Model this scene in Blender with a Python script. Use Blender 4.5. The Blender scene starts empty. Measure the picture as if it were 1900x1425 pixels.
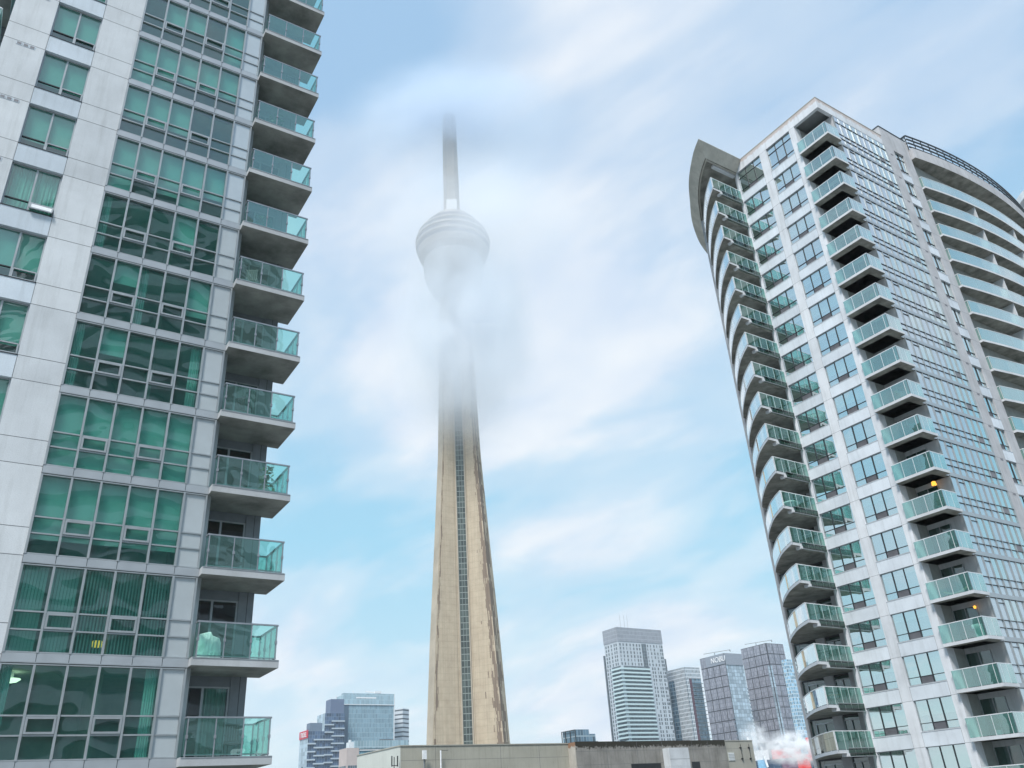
import bpy, math, random
from mathutils import Vector, Matrix
random.seed(7)
rad = math.radians
col = bpy.context.scene.collection
scene = bpy.context.scene
HAZE = 0.00011
CZ = 24.0                                   # camera height above the ground

# ------------------------------------------------------------------ camera
cd = bpy.data.cameras.new('camera'); cam = bpy.data.objects.new('camera', cd); col.objects.link(cam)
pitch, roll = 0.4829572, -0.0656928
fwd = Vector((0, math.cos(pitch), math.sin(pitch))); up0 = Vector((0, -math.sin(pitch), math.cos(pitch))); rt0 = Vector((1, 0, 0))
cr, sr = math.cos(roll), math.sin(roll)
rt = rt0 * cr + up0 * sr; up = up0 * cr - rt0 * sr
m = Matrix((rt, up, -fwd)).transposed().to_4x4(); m.translation = (0, 0, CZ)
cam.matrix_world = m
cd.sensor_width = 36; cd.lens = 1530.214 / 1900 * 36; cd.clip_start = 0.2; cd.clip_end = 12000
scene.camera = cam

# ------------------------------------------------------------------ light
SUN_EL, SUN_AZ = 53.0, 200.0                # azimuth clockwise from +Y
world = bpy.data.worlds.new('World'); scene.world = world; world.use_nodes = True
wn, wl = world.node_tree.nodes, world.node_tree.links
wn.clear()
def N(nt, typ, **kw):
    n = nt.nodes.new(typ)
    for k, v in kw.items():
        if k.startswith('i_'):
            key = k[2:]; key = int(key) if key.isdigit() else key.replace('_', ' ')
            n.inputs[key].default_value = v
        else: setattr(n, k, v)
    return n
def L(nt, a, b): nt.links.new(a, b)
def math_(nt, op, a, b=None, c=None, clamp=False):
    n = nt.nodes.new('ShaderNodeMath'); n.operation = op; n.use_clamp = clamp
    for i, x in enumerate((a, b, c)):
        if x is None: continue
        if isinstance(x, (int, float)): n.inputs[i].default_value = x
        else: nt.links.new(x, n.inputs[i])
    return n.outputs[0]
def ramp(nt, fac, stops, interp='LINEAR'):
    n = nt.nodes.new('ShaderNodeValToRGB'); n.color_ramp.interpolation = interp
    e = n.color_ramp.elements
    while len(e) < len(stops): e.new(0.5)
    for i, (p, c) in enumerate(stops):
        e[i].position = p; e[i].color = c if len(c) == 4 else (*c, 1)
    nt.links.new(fac, n.inputs[0]); return n.outputs[0]
def mixc(nt, fac, a, b, mode='MIX'):
    n = nt.nodes.new('ShaderNodeMix'); n.data_type = 'RGBA'; n.blend_type = mode
    for sck, x in ((n.inputs[0], fac), (n.inputs[6], a), (n.inputs[7], b)):
        if isinstance(x, (int, float)): sck.default_value = x
        elif isinstance(x, tuple): sck.default_value = x if len(x) == 4 else (*x, 1)
        else: nt.links.new(x, sck)
    return n.outputs[2]

wt = world.node_tree
sky = N(wt, 'ShaderNodeTexSky', sky_type='NISHITA', sun_disc=False, sun_elevation=rad(SUN_EL), sun_rotation=rad(SUN_AZ),
        altitude=100, air_density=1.0, dust_density=1.6, ozone_density=1.6)
tc = N(wt, 'ShaderNodeTexCoord')
sep = N(wt, 'ShaderNodeSeparateXYZ'); L(wt, tc.outputs['Generated'], sep.inputs[0])
den = math_(wt, 'ADD', math_(wt, 'MAXIMUM', sep.outputs[2], 0.0), 0.35)
cmb = N(wt, 'ShaderNodeCombineXYZ')
L(wt, math_(wt, 'DIVIDE', sep.outputs[0], den), cmb.inputs[0]); L(wt, math_(wt, 'DIVIDE', sep.outputs[1], den), cmb.inputs[1])
mp0 = N(wt, 'ShaderNodeMapping'); mp0.inputs['Rotation'].default_value = (0, 0, rad(38))
mp = N(wt, 'ShaderNodeMapping'); mp.inputs['Scale'].default_value = (0.95, 1.6, 1); mp.inputs['Location'].default_value = (0.35, 0.55, 0)
L(wt, cmb.outputs[0], mp0.inputs[0]); L(wt, mp0.outputs[0], mp.inputs[0])
n1 = N(wt, 'ShaderNodeTexNoise', i_Scale=1.6, i_Detail=8.0, i_Roughness=0.52, i_Distortion=0.5); L(wt, mp.outputs[0], n1.inputs['Vector'])
n2 = N(wt, 'ShaderNodeTexNoise', i_Scale=4.6, i_Detail=5.0, i_Roughness=0.5, i_Distortion=0.2); L(wt, mp.outputs[0], n2.inputs['Vector'])
fac0 = math_(wt, 'ADD', math_(wt, 'MULTIPLY', n1.outputs[0], 0.8), math_(wt, 'MULTIPLY', n2.outputs[0], 0.2))
# cloud banks at measured directions: (direction, tightness, weight)
def dirv(px, py):
    d = fwd + rt * ((px - 950) / 1530.214) - up * ((py - 712.5) / 1530.214); d.normalize(); return d
BANKS = [((1080, 150), 26, .20), ((1260, 60), 40, .14), ((980, 760), 60, .22), ((860, 620), 60, .12), ((560, 620), 40, .08), ((900, 480), 60, .10),
         ((1150, 1090), 70, .16), ((640, 1180), 50, .14), ((1700, 120), 40, .10), ((1000, 1250), 30, .10), ((1100, 930), 90, .06), ((1180, 620), 60, .12),
         ((1330, 330), 90, -.14), ((1030, 930), 90, -.20), ((720, 1120), 60, -.14), ((1230, 960), 60, -.12), ((1130, 420), 70, -.10), ((650, 60), 30, -.22), ((1250, 800), 80, -.08), ((1500, 110), 60, -.14), ((1040, 350), 120, -.08), ((750, 950), 90, -.10), ((560, 800), 70, -.10), ((1740, 60), 40, -.04)]
for (px, py), k, w in BANKS:
    d = dirv(px, py)
    vm = N(wt, 'ShaderNodeVectorMath', operation='DOT_PRODUCT'); L(wt, tc.outputs['Generated'], vm.inputs[0]); vm.inputs[1].default_value = d
    g = math_(wt, 'EXPONENT', math_(wt, 'MULTIPLY', math_(wt, 'SUBTRACT', vm.outputs['Value'], 1.0), float(k)))
    fac0 = math_(wt, 'ADD', fac0, math_(wt, 'MULTIPLY', g, w))
cl = ramp(wt, fac0, [(0.45, (0, 0, 0)), (0.55, (0.42,) * 3), (0.70, (1, 1, 1))], 'EASE')
tone = ramp(wt, n2.outputs[0], [(0.30, (0.66, 0.75, 0.88)), (0.68, (0.86, 0.89, 0.93))])
hz = ramp(wt, sep.outputs[2], [(0.0, (0.68, 0.83, 0.88)), (0.30, (0.36, 0.70, 0.89)), (0.62, (0.36, 0.58, 0.83))])
SKY_STRENGTH = 0.13
gain = N(wt, 'ShaderNodeVectorMath', operation='SCALE'); gain.inputs['Scale'].default_value = SKY_STRENGTH; L(wt, sky.outputs[0], gain.inputs[0])
base = mixc(wt, 0.85, gain.outputs[0], hz)
full = mixc(wt, math_(wt, 'MULTIPLY', cl, 0.9), base, tone)
unit = N(wt, 'ShaderNodeVectorMath', operation='SCALE'); unit.inputs['Scale'].default_value = 1 / 0.13; L(wt, full, unit.inputs[0])
bg = N(wt, 'ShaderNodeBackground'); bg.inputs[1].default_value = 0.13; L(wt, unit.outputs[0], bg.inputs[0])
wo = N(wt, 'ShaderNodeOutputWorld'); L(wt, bg.outputs[0], wo.inputs[0])

sd = bpy.data.lights.new('sun', 'SUN'); sd.energy = 4.0; sd.angle = rad(14); sd.color = (1.0, 0.96, 0.90)
sun = bpy.data.objects.new('sun', sd); col.objects.link(sun)
sdir = Vector((math.sin(rad(SUN_AZ)) * math.cos(rad(SUN_EL)), math.cos(rad(SUN_AZ)) * math.cos(rad(SUN_EL)), math.sin(rad(SUN_EL))))
sun.rotation_euler = (-sdir).to_track_quat('-Z', 'Y').to_euler(); sun.location = (0, -50, 150)
scene.view_settings.view_transform = 'Standard'; scene.view_settings.look = 'None'
scene.view_settings.exposure = 0.12; scene.view_settings.gamma = 1.0
scene.cycles.max_bounces = 14; scene.cycles.transparent_max_bounces = 24; scene.cycles.glossy_bounces = 4
scene.cycles.volume_step_rate = 1.0; scene.cycles.volume_max_steps = 64; scene.cycles.volume_bounces = 12

# ------------------------------------------------------------------ materials
def newmat(name):
    mt = bpy.data.materials.new(name); mt.use_nodes = True; mt.node_tree.nodes.clear(); return mt, mt.node_tree
def out(nt, sh, slot='Surface'):
    o = N(nt, 'ShaderNodeOutputMaterial'); L(nt, sh, o.inputs[slot]); return o
def concrete(name, c, var=0.10, rough=0.85, streak=0.25, scale=0.6, bump=0.15, rust=None, cell=None):
    mt, nt = newmat(name); t = N(nt, 'ShaderNodeTexCoord')
    a = N(nt, 'ShaderNodeTexNoise', i_Scale=scale, i_Detail=6.0, i_Roughness=0.6); L(nt, t.outputs['Object'], a.inputs['Vector'])
    mpp = N(nt, 'ShaderNodeMapping'); mpp.inputs['Scale'].default_value = (1.6, 1.6, 0.12); L(nt, t.outputs['Object'], mpp.inputs[0])
    b = N(nt, 'ShaderNodeTexNoise', i_Scale=2.2, i_Detail=4.0, i_Roughness=0.65); L(nt, mpp.outputs[0], b.inputs['Vector'])
    f = N(nt, 'ShaderNodeTexNoise', i_Scale=28.0, i_Detail=3.0); L(nt, t.outputs['Object'], f.inputs['Vector'])
    lo = tuple(x * (1 - var * 1.6) for x in c); hi = tuple(min(1, x * (1 + var)) for x in c)
    cc = ramp(nt, a.outputs[0], [(0.32, lo), (0.68, hi)])
    st = ramp(nt, b.outputs[0], [(0.50, (1, 1, 1)), (0.78, (0.62, 0.62, 0.60))])
    cc = mixc(nt, streak, cc, st, 'MULTIPLY')
    fg = ramp(nt, f.outputs[0], [(0.3, (0.86,) * 3), (0.7, (1.0,) * 3)])
    cc = mixc(nt, 0.7, cc, fg, 'MULTIPLY')
    if cell:
        s3 = N(nt, 'ShaderNodeSeparateXYZ'); L(nt, t.outputs['Object'], s3.inputs[0]); c3 = N(nt, 'ShaderNodeCombineXYZ')
        for a_, (p_, o_) in enumerate(cell): L(nt, math_(nt, 'FLOOR', math_(nt, 'DIVIDE', math_(nt, 'SUBTRACT', s3.outputs[a_], o_), p_)), c3.inputs[a_])
        w3 = N(nt, 'ShaderNodeTexWhiteNoise'); w3.noise_dimensions = '3D'; L(nt, c3.outputs[0], w3.inputs[0])
        cc = mixc(nt, 1.0, cc, ramp(nt, w3.outputs[0], [(0, (0.86, 0.87, 0.88)), (1, (1, 1, 1))]), 'MULTIPLY')
    if rust:
        r = N(nt, 'ShaderNodeTexNoise', i_Scale=3.2, i_Detail=8.0, i_Roughness=0.7); L(nt, t.outputs['Object'], r.inputs['Vector'])
        s2 = N(nt, 'ShaderNodeSeparateXYZ'); L(nt, t.outputs['Object'], s2.inputs[0])
        zz = math_(nt, 'DIVIDE', math_(nt, 'SUBTRACT', s2.outputs[2], rust[0]), rust[1] - rust[0], clamp=True)
        k = ramp(nt, math_(nt, 'ADD', math_(nt, 'MULTIPLY', zz, 0.55), math_(nt, 'MULTIPLY', r.outputs[0], 0.6)), [(0.60, (0, 0, 0)), (0.66, (1, 1, 1))])
        cc = mixc(nt, math_(nt, 'MULTIPLY', k, rust[3]), cc, rust[2])
    p = N(nt, 'ShaderNodeBsdfPrincipled', i_Roughness=rough); p.inputs['Specular IOR Level'].default_value = 0.3
    L(nt, cc, p.inputs['Base Color'])
    if bump:
        bp = N(nt, 'ShaderNodeBump', i_Strength=bump, i_Distance=0.02); L(nt, f.outputs[0], bp.inputs['Height']); L(nt, bp.outputs[0], p.inputs['Normal'])
    out(nt, p.outputs[0]); return mt
def simple(name, c, rough=0.5, metal=0.0, spec=0.5, var=0.12, scale=2.5):
    mt, nt = newmat(name); t = N(nt, 'ShaderNodeTexCoord')
    a = N(nt, 'ShaderNodeTexNoise', i_Scale=scale, i_Detail=5.0, i_Roughness=0.6); L(nt, t.outputs['Object'], a.inputs['Vector'])
    cc = ramp(nt, a.outputs[0], [(0.3, tuple(x * (1 - var) for x in c)), (0.7, tuple(min(1, x * (1 + var)) for x in c))])
    p = N(nt, 'ShaderNodeBsdfPrincipled', i_Roughness=rough, i_Metallic=metal); p.inputs['Specular IOR Level'].default_value = spec
    L(nt, cc, p.inputs['Base Color'])
    L(nt, math_(nt, 'ADD', math_(nt, 'MULTIPLY', a.outputs[0], 0.25), rough - 0.12), p.inputs['Roughness'])
    out(nt, p.outputs[0]); return mt
def glass(name, tint, refl, gcol=(1, 1, 1), wav=0.10, wscale=0.9, rough=0.0, pw=4.0, body=None):
    mt, nt = newmat(name); t = N(nt, 'ShaderNodeTexCoord'); g = N(nt, 'ShaderNodeNewGeometry')
    oi = N(nt, 'ShaderNodeObjectInfo')
    vadd = N(nt, 'ShaderNodeVectorMath', operation='ADD'); L(nt, t.outputs['Object'], vadd.inputs[0])
    sc = N(nt, 'ShaderNodeVectorMath', operation='SCALE'); L(nt, oi.outputs['Location'], sc.inputs[0]); sc.inputs['Scale'].default_value = 1.37
    L(nt, sc.outputs[0], vadd.inputs[1])
    a = N(nt, 'ShaderNodeTexNoise', i_Scale=wscale, i_Detail=1.5, i_Roughness=0.4, i_Distortion=0.6); L(nt, vadd.outputs[0], a.inputs['Vector'])
    bp = N(nt, 'ShaderNodeBump', i_Strength=wav, i_Distance=0.12); L(nt, a.outputs[0], bp.inputs['Height'])
    dp = N(nt, 'ShaderNodeVectorMath', operation='DOT_PRODUCT'); L(nt, g.outputs['Normal'], dp.inputs[0]); L(nt, g.outputs['Incoming'], dp.inputs[1])
    x = math_(nt, 'POWER', math_(nt, 'SUBTRACT', 1.0, math_(nt, 'ABSOLUTE', dp.outputs['Value']), clamp=True), pw)
    fc = math_(nt, 'ADD', math_(nt, 'MULTIPLY', x, 1 - refl), refl, clamp=True)
    tr = N(nt, 'ShaderNodeBsdfTransparent'); tr.inputs[0].default_value = (*tint, 1)
    if body:
        df = N(nt, 'ShaderNodeBsdfDiffuse'); df.inputs[0].default_value = (*body[0], 1); m0 = N(nt, 'ShaderNodeMixShader'); m0.inputs[0].default_value = body[1]
        L(nt, tr.outputs[0], m0.inputs[1]); L(nt, df.outputs[0], m0.inputs[2]); tr = m0
    gl = N(nt, 'ShaderNodeBsdfGlossy', i_Roughness=rough); gl.inputs[0].default_value = (*gcol, 1); L(nt, bp.outputs[0], gl.inputs['Normal'])
    mx = N(nt, 'ShaderNodeMixShader'); L(nt, fc, mx.inputs[0]); L(nt, tr.outputs[0], mx.inputs[1]); L(nt, gl.outputs[0], mx.inputs[2])
    out(nt, mx.outputs[0]); return mt
def emit(name, c, s):
    mt, nt = newmat(name); e = N(nt, 'ShaderNodeEmission', i_Strength=s); e.inputs[0].default_value = (*c, 1); out(nt, e.outputs[0]); return mt
def grid_mat(name, pane, line, pu, pv, wu, wv, rough=0.2, var=0.35, spec=0.6, refl=0.0, mull=0.0, seed=0.0, warm=0.0):
    """metric UV facade: panes of size pu x pv split by lines wu, wv"""
    mt, nt = newmat(name); t = N(nt, 'ShaderNodeTexCoord'); s = N(nt, 'ShaderNodeSeparateXYZ'); L(nt, t.outputs['UV'], s.inputs[0])
    U = math_(nt, 'DIVIDE', s.outputs[0], pu); V = math_(nt, 'DIVIDE', s.outputs[1], pv)
    lu = math_(nt, 'LESS_THAN', math_(nt, 'FRACT', U), wu / pu); lv = math_(nt, 'LESS_THAN', math_(nt, 'FRACT', V), wv / pv)
    ln = math_(nt, 'MAXIMUM', lu, lv)
    c = N(nt, 'ShaderNodeCombineXYZ'); L(nt, math_(nt, 'FLOOR', U), c.inputs[0]); L(nt, math_(nt, 'FLOOR', V), c.inputs[1]); c.inputs[2].default_value = seed
    w = N(nt, 'ShaderNodeTexWhiteNoise'); w.noise_dimensions = '3D'; L(nt, c.outputs[0], w.inputs[0])
    big = N(nt, 'ShaderNodeTexNoise', i_Scale=0.05, i_Detail=3.0); L(nt, t.outputs['UV'], big.inputs['Vector'])
    v = math_(nt, 'ADD', math_(nt, 'MULTIPLY', w.outputs[0], 0.65), math_(nt, 'MULTIPLY', big.outputs[0], 0.35))
    cc = ramp(nt, v, [(0.1, tuple(x * (1 - var) for x in pane)), (0.9, tuple(min(1, x * (1 + var)) for x in pane))])
    cc = mixc(nt, ln, cc, line)
    p = N(nt, 'ShaderNodeBsdfPrincipled'); L(nt, cc, p.inputs['Base Color']); p.inputs['Specular IOR Level'].default_value = spec
    p.inputs['Metallic'].default_value = refl
    L(nt, math_(nt, 'ADD', math_(nt, 'MULTIPLY', ln, 0.5), rough), p.inputs['Roughness'])
    out(nt, p.outputs[0]); return mt

M = {}
M['conc_l'] = concrete('pale_concrete', (0.64, 0.67, 0.70), var=0.07, streak=0.45, cell=((4.0, -8.0), (9, -4), (2.8, CZ + 30.04 - 28)))
M['conc_l2'] = concrete('pale_concrete_spandrel', (0.62, 0.69, 0.76), var=0.06, streak=0.5, cell=((40, -20), (9, -4), (2.8, CZ + 28.0)))
M['conc_r'] = concrete('white_precast', (0.74, 0.76, 0.80), var=0.08, streak=0.6, cell=((2.5, -7.6), (4, -2), (2.8, CZ + 50.05)), rust=(53.6 + CZ, 54.9 + CZ, (0.42, 0.28, 0.20), 0.55))
M['conc_r2'] = concrete('white_precast_spandrel', (0.72, 0.77, 0.83), var=0.07, streak=0.5, cell=((3.4, -6.4), (4, -2), (2.8, CZ + 49.0)))
M['conc_g'] = concrete('grey_precast', (0.50, 0.50, 0.52), var=0.1, streak=0.6)
M['conc_p'] = concrete('canopy_concrete', (0.50, 0.48, 0.43), var=0.14, streak=0.5)
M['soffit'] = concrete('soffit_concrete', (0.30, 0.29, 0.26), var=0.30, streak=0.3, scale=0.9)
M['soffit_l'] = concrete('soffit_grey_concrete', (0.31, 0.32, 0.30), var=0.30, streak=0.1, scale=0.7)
M['slab'] = concrete('slab_edge_paint', (0.62, 0.64, 0.67), var=0.06, streak=0.25)
M['slab_l'] = concrete('slab_edge_grey', (0.44, 0.46, 0.48), var=0.10, streak=0.25)
M['joint'] = simple('joint_sealant', (0.13, 0.14, 0.15), 0.8)
M['alu'] = simple('grey_aluminium', (0.36, 0.39, 0.41), 0.42, 0.5, var=0.06)
M['alu_band'] = simple('grey_band_panel', (0.40, 0.43, 0.46), 0.40, 0.35, var=0.07, scale=1.2)
M['alu_dark'] = simple('dark_aluminium', (0.035, 0.04, 0.045), 0.45, 0.3)
M['panel2'] = simple('grey_back_painted_glass', (0.50, 0.55, 0.58), 0.12, 0.25, var=0.06, scale=1.1)
M['panelr'] = simple('lilac_back_painted_glass', (0.62, 0.66, 0.70), 0.10, 0.75, var=0.05, scale=.8)
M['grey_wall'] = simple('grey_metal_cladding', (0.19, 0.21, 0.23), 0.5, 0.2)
M['rail'] = simple('rail_aluminium', (0.34, 0.36, 0.39), 0.35, 0.6)
M['rail_w'] = simple('white_rail', (0.72, 0.74, 0.76), 0.35, 0.2)
M['glass_l'] = glass('green_window_glass', (0.33, 0.68, 0.62), 0.17, wav=0.30, wscale=0.38, body=((0.02, 0.22, 0.19), 0.16))
M['glass_bal'] = glass('green_balcony_glass', (0.52, 0.88, 0.80), 0.22, gcol=(0.80, 1.0, 0.95), wav=0.10, body=((0.25, 0.50, 0.45), 0.12))
M['glass_r'] = glass('sky_reflecting_glass', (0.30, 0.66, 0.58), 0.70, gcol=(0.95, 1.0, 1.0), wav=0.05, body=((0.1, 0.35, 0.3), 0.2))
M['glass_rb'] = glass('right_balcony_glass', (0.34, 0.72, 0.62), 0.20, gcol=(0.97, 1, 1), wav=0.04, pw=1.3, body=((0.15, 0.42, 0.35), 0.22))
M['glass_rc'] = glass('curved_mirror_glass', (0.38, 0.70, 0.62), 0.80, gcol=(0.97, 1, 1), wav=0.02)
M['glass_side'] = glass('side_balcony_glass', (0.42, 0.76, 0.65), 0.14, wav=0.06, body=((0.12, 0.36, 0.28), 0.22))
M['glass_dark'] = glass('dark_door_glass', (0.25, 0.50, 0.46), 0.14, wav=0.04)
M['room'] = simple('room_plaster', (0.60, 0.60, 0.55), 0.9)
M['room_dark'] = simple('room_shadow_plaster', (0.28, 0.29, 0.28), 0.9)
M['blind'] = simple('roller_blind', (0.78, 0.80, 0.76), 0.9, var=0.05)
M['curtain'] = simple('curtain_cloth', (0.82, 0.84, 0.80), 0.9, var=0.08)
M['grille'] = simple('vent_grille', (0.20, 0.20, 0.22), 0.6)
M['roof'] = simple('roof_membrane', (0.25, 0.26, 0.27), 0.9)
M['white'] = simple('white_paint', (0.78, 0.80, 0.82), 0.5)
M['black'] = simple('black_metal', (0.02, 0.022, 0.025), 0.5)
M['brown'] = simple('wood_brown', (0.22, 0.12, 0.06), 0.6)
M['lampwarm'] = emit('warm_lamp', (1.0, 0.45, 0.06), 1.8)
M['lampwhite'] = emit('warm_white_lamp', (1.0, 0.85, 0.62), 3.0)
M['beamglass'] = glass('green_fascia_glass', (0.10, 0.24, 0.18), 0.06, wav=0.1)

# ------------------------------------------------------------------ mesh helpers
class MB:
    def __init__(s): s.v = []; s.f = []; s.m = []; s.uv = []
    def quad(s, pts, m=0, uv=None):
        b = len(s.v); s.v += [tuple(p) for p in pts]; s.f.append(tuple(range(b, b + len(pts)))); s.m.append(m); s.uv.append(uv)
    def box(s, x0, x1, y0, y1, z0, z1, m=0, mb=None):
        if x0 > x1: x0, x1 = x1, x0
        if y0 > y1: y0, y1 = y1, y0
        if z0 > z1: z0, z1 = z1, z0
        mb = m if mb is None else mb
        P = lambda x, y, z: (x, y, z)
        s.quad([P(x0, y0, z0), P(x0, y1, z0), P(x1, y1, z0), P(x1, y0, z0)], mb)
        s.quad([P(x0, y0, z1), P(x1, y0, z1), P(x1, y1, z1), P(x0, y1, z1)], m)
        s.quad([P(x0, y0, z0), P(x1, y0, z0), P(x1, y0, z1), P(x0, y0, z1)], m)
        s.quad([P(x1, y1, z0), P(x0, y1, z0), P(x0, y1, z1), P(x1, y1, z1)], m)
        s.quad([P(x0, y1, z0), P(x0, y0, z0), P(x0, y0, z1), P(x0, y1, z1)], m)
        s.quad([P(x1, y0, z0), P(x1, y1, z0), P(x1, y1, z1), P(x1, y0, z1)], m)
    def prism(s, poly, z0, z1, m=0, mb=None, mt=None):
        """poly counter-clockwise seen from above"""
        n = len(poly); mb = m if mb is None else mb; mt = m if mt is None else mt
        s.quad([(x, y, z0) for x, y in reversed(poly)], mb); s.quad([(x, y, z1) for x, y in poly], mt)
        for i in range(n):
            a, b = poly[i], poly[(i + 1) % n]
            s.quad([(a[0], a[1], z0), (b[0], b[1], z0), (b[0], b[1], z1), (a[0], a[1], z1)], m)
    def bar(s, p, q, w, h=None, m=0):
        """square bar between two points"""
        h = w if h is None else h
        p, q = Vector(p), Vector(q); d = (q - p)
        if d.length < 1e-6: return
        d.normalize(); a = d.cross(Vector((0, 0, 1)))
        if a.length < 1e-3: a = Vector((1, 0, 0))
        a.normalize(); b = a.cross(d); b.normalize()
        r = [a * (w / 2 * i) + b * (h / 2 * j) for i, j in ((-1, -1), (1, -1), (1, 1), (-1, 1))]
        P = [p + x for x in r]; Q = [q + x for x in r]
        for i in range(4): s.quad([P[i], P[(i + 1) % 4], Q[(i + 1) % 4], Q[i]], m)
        s.quad(P[::-1], m); s.quad(Q, m)
    def tube(s, p, q, r0, r1=None, seg=8, m=0):
        r1 = r0 if r1 is None else r1
        p, q = Vector(p), Vector(q); d = (q - p).normalized(); a = d.cross(Vector((0, 0, 1)))
        if a.length < 1e-3: a = Vector((1, 0, 0))
        a.normalize(); b = d.cross(a)
        P = [p + (a * math.cos(t) + b * math.sin(t)) * r0 for t in [2 * math.pi * i / seg for i in range(seg)]]
        Q = [q + (a * math.cos(t) + b * math.sin(t)) * r1 for t in [2 * math.pi * i / seg for i in range(seg)]]
        for i in range(seg): s.quad([P[i], P[(i + 1) % seg], Q[(i + 1) % seg], Q[i]], m)
        s.quad(P[::-1], m); s.quad(Q, m)
    def lathe(s, prof, seg=48, m=0, cx=0, cy=0):
        for (r0, z0, *a), (r1, z1, *b) in zip(prof, prof[1:]):
            mm = a[0] if a else m
            for i in range(seg):
                t0, t1 = 2 * math.pi * i / seg, 2 * math.pi * (i + 1) / seg
                s.quad([(cx + r0 * math.cos(t0), cy + r0 * math.sin(t0), z0), (cx + r0 * math.cos(t1), cy + r0 * math.sin(t1), z0),
                        (cx + r1 * math.cos(t1), cy + r1 * math.sin(t1), z1), (cx + r1 * math.cos(t0), cy + r1 * math.sin(t0), z1)], mm)
    def wall(s, p, q, z0, z1, m=0, u0=0.0):
        """vertical quad with metric UV"""
        w = math.hypot(q[0] - p[0], q[1] - p[1])
        s.quad([(p[0], p[1], z0), (q[0], q[1], z0), (q[0], q[1], z1), (p[0], p[1], z1)], m, [(u0, z0), (u0 + w, z0), (u0 + w, z1), (u0, z1)])
    def build(s, name, mats, parent=None, smooth=False):
        me = bpy.data.meshes.new(name); me.from_pydata(s.v, [], s.f)
        for k in (mats if isinstance(mats, (list, tuple)) else [mats]): me.materials.append(k if not isinstance(k, str) else M[k])
        me.polygons.foreach_set('material_index', s.m)
        if smooth: me.polygons.foreach_set('use_smooth', [True] * len(s.f))
        if any(u for u in s.uv):
            ul = me.uv_layers.new(name='UVMap'); k = 0
            for fc, u in zip(s.f, s.uv):
                for j in range(len(fc)):
                    ul.data[k].uv = u[j] if u else (0, 0); k += 1
        me.validate(); me.update()
        o = bpy.data.objects.new(name, me); col.objects.link(o)
        if parent: o.parent = parent
        return o
def tag(o, label=None, cat=None, group=None, kind=None):
    if label: o['label'] = label
    if cat: o['category'] = cat
    if group: o['group'] = group
    if kind: o['kind'] = kind
    return o
def thing(name, label, cat, loc=(0, 0, 0), rz=0.0, group=None):
    o = bpy.data.objects.new(name, None); col.objects.link(o); o.location = loc; o.rotation_euler = (0, 0, rz); o.empty_display_size = 1
    return tag(o, label, cat, group)
def kids(o): return [c for c in bpy.data.objects if c.parent == o]
def place(o, dz, parent):
    """copy a part and its sub-parts, shifted in z"""
    c = o.copy(); col.objects.link(c); c.parent = parent; c.location = (o.location[0], o.location[1], o.location[2] + dz)
    for g in KIDS.get(o.name, []):
        d = g.copy(); col.objects.link(d); d.parent = c
    return c
KIDS = {}
def reg(o, *ch): KIDS[o.name] = list(ch); return o

# ------------------------------------------------------------------ ground
g = MB(); g.quad([(-4000, -4000, 0), (4000, -4000, 0), (4000, 4000, 0), (-4000, 4000, 0)])
tag(g.build('ground', concrete('city_ground', (0.27, 0.27, 0.26), scale=0.02, bump=0)), kind='structure')
g = MB(); g.box(-6, 6, -300, 300, 0.004, 0.02)
rd = g.build('road', simple('asphalt', (0.05, 0.05, 0.052), 0.85)); tag(rd, kind='structure'); rd.location = (8, 60, 0); rd.rotation_euler = (0, 0, rad(33.8 - 90 + 90))

# ================================================================== LEFT TOWER
# local frame: x along the facade to the right, y into the building, z world height; origin at the facade corner
LT = thing('condo_tower', 'near grey and green glass apartment tower filling the left side, with square corner balconies', 'apartment tower',
           (-10.4996, 26.0817, 0), math.atan2(0.55240, 0.83358))
LI = range(-4, 12)                          # floors, counted downwards
zb = lambda i: CZ + 29.85 - 2.8 * i         # underside of the spandrel band
ztop, zlow = zb(-4) + 0.24, zb(11) - 2.8
# concrete wall, pierced by one window a floor
w = MB()
for a, b in ((-9.35, -7.97), (-6.36, -4.98)): w.box(a, b, 0, 0.35, 0, ztop, 0)
for i in LI:
    w.box(-7.97, -6.36, 0.0, 0.35, zb(i) + 0.20, zb(i) + 1.04, 1)
w.box(-7.97, -6.36, 0, 0.35, 0, zb(11) - 1.76, 1)
for i in LI:                                # recessed joints (dark sealant lines)
    for z in (zb(i) + 0.19, zb(i) + 1.035):
        w.box(-9.35, -7.97, -0.0025, 0.01, z - 0.009, z + 0.009, 2); w.box(-6.36, -4.98, -0.0025, 0.01, z - 0.009, z + 0.009, 2)
    for x in (-7.965, -6.365): w.box(x - 0.008, x + 0.008, -0.003, 0.01, zb(i) + 0.21, zb(i) + 1.03, 2)
w.box(-9.35, -9.15, 0.36, 2.6, 0, ztop, 0)
w.box(-9.0, -5.2, 26, 26.3, 0, ztop, 0)
w.build('concrete_wall', ['conc_l', 'conc_l2', 'joint'], LT)
# body behind: floors, side and back walls
b = MB()
for i in LI: b.box(-9.1, -0.1, 0.36, 9.0, zb(i) - 0.02, zb(i) + 0.2, 0)
b.box(-15, -9.36, 2.6, 26, 0, ztop, 1); b.box(-9.1, 2.2, 9.0, 25, 0, ztop, 1)
b.box(-9.1, -0.15, 0.36, 9.0, 0, zlow, 1)
b.build('core_wall', ['room', 'grey_wall'], LT)
b = MB(); b.box(-15, 2.28, 0.1, 25.0, ztop + 0.01, ztop + 0.3); b.build('roof', 'roof', LT)
# corner post and return wall
b = MB(); b.prism([(-0.04, 0.0), (0.17, 0.22), (0.17, 0.5), (-0.04, 0.5)], 0, ztop)
b.box(0.0, 0.12, 0.5, 1.50, 0, ztop); b.build('corner_post', 'alu', LT)
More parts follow.
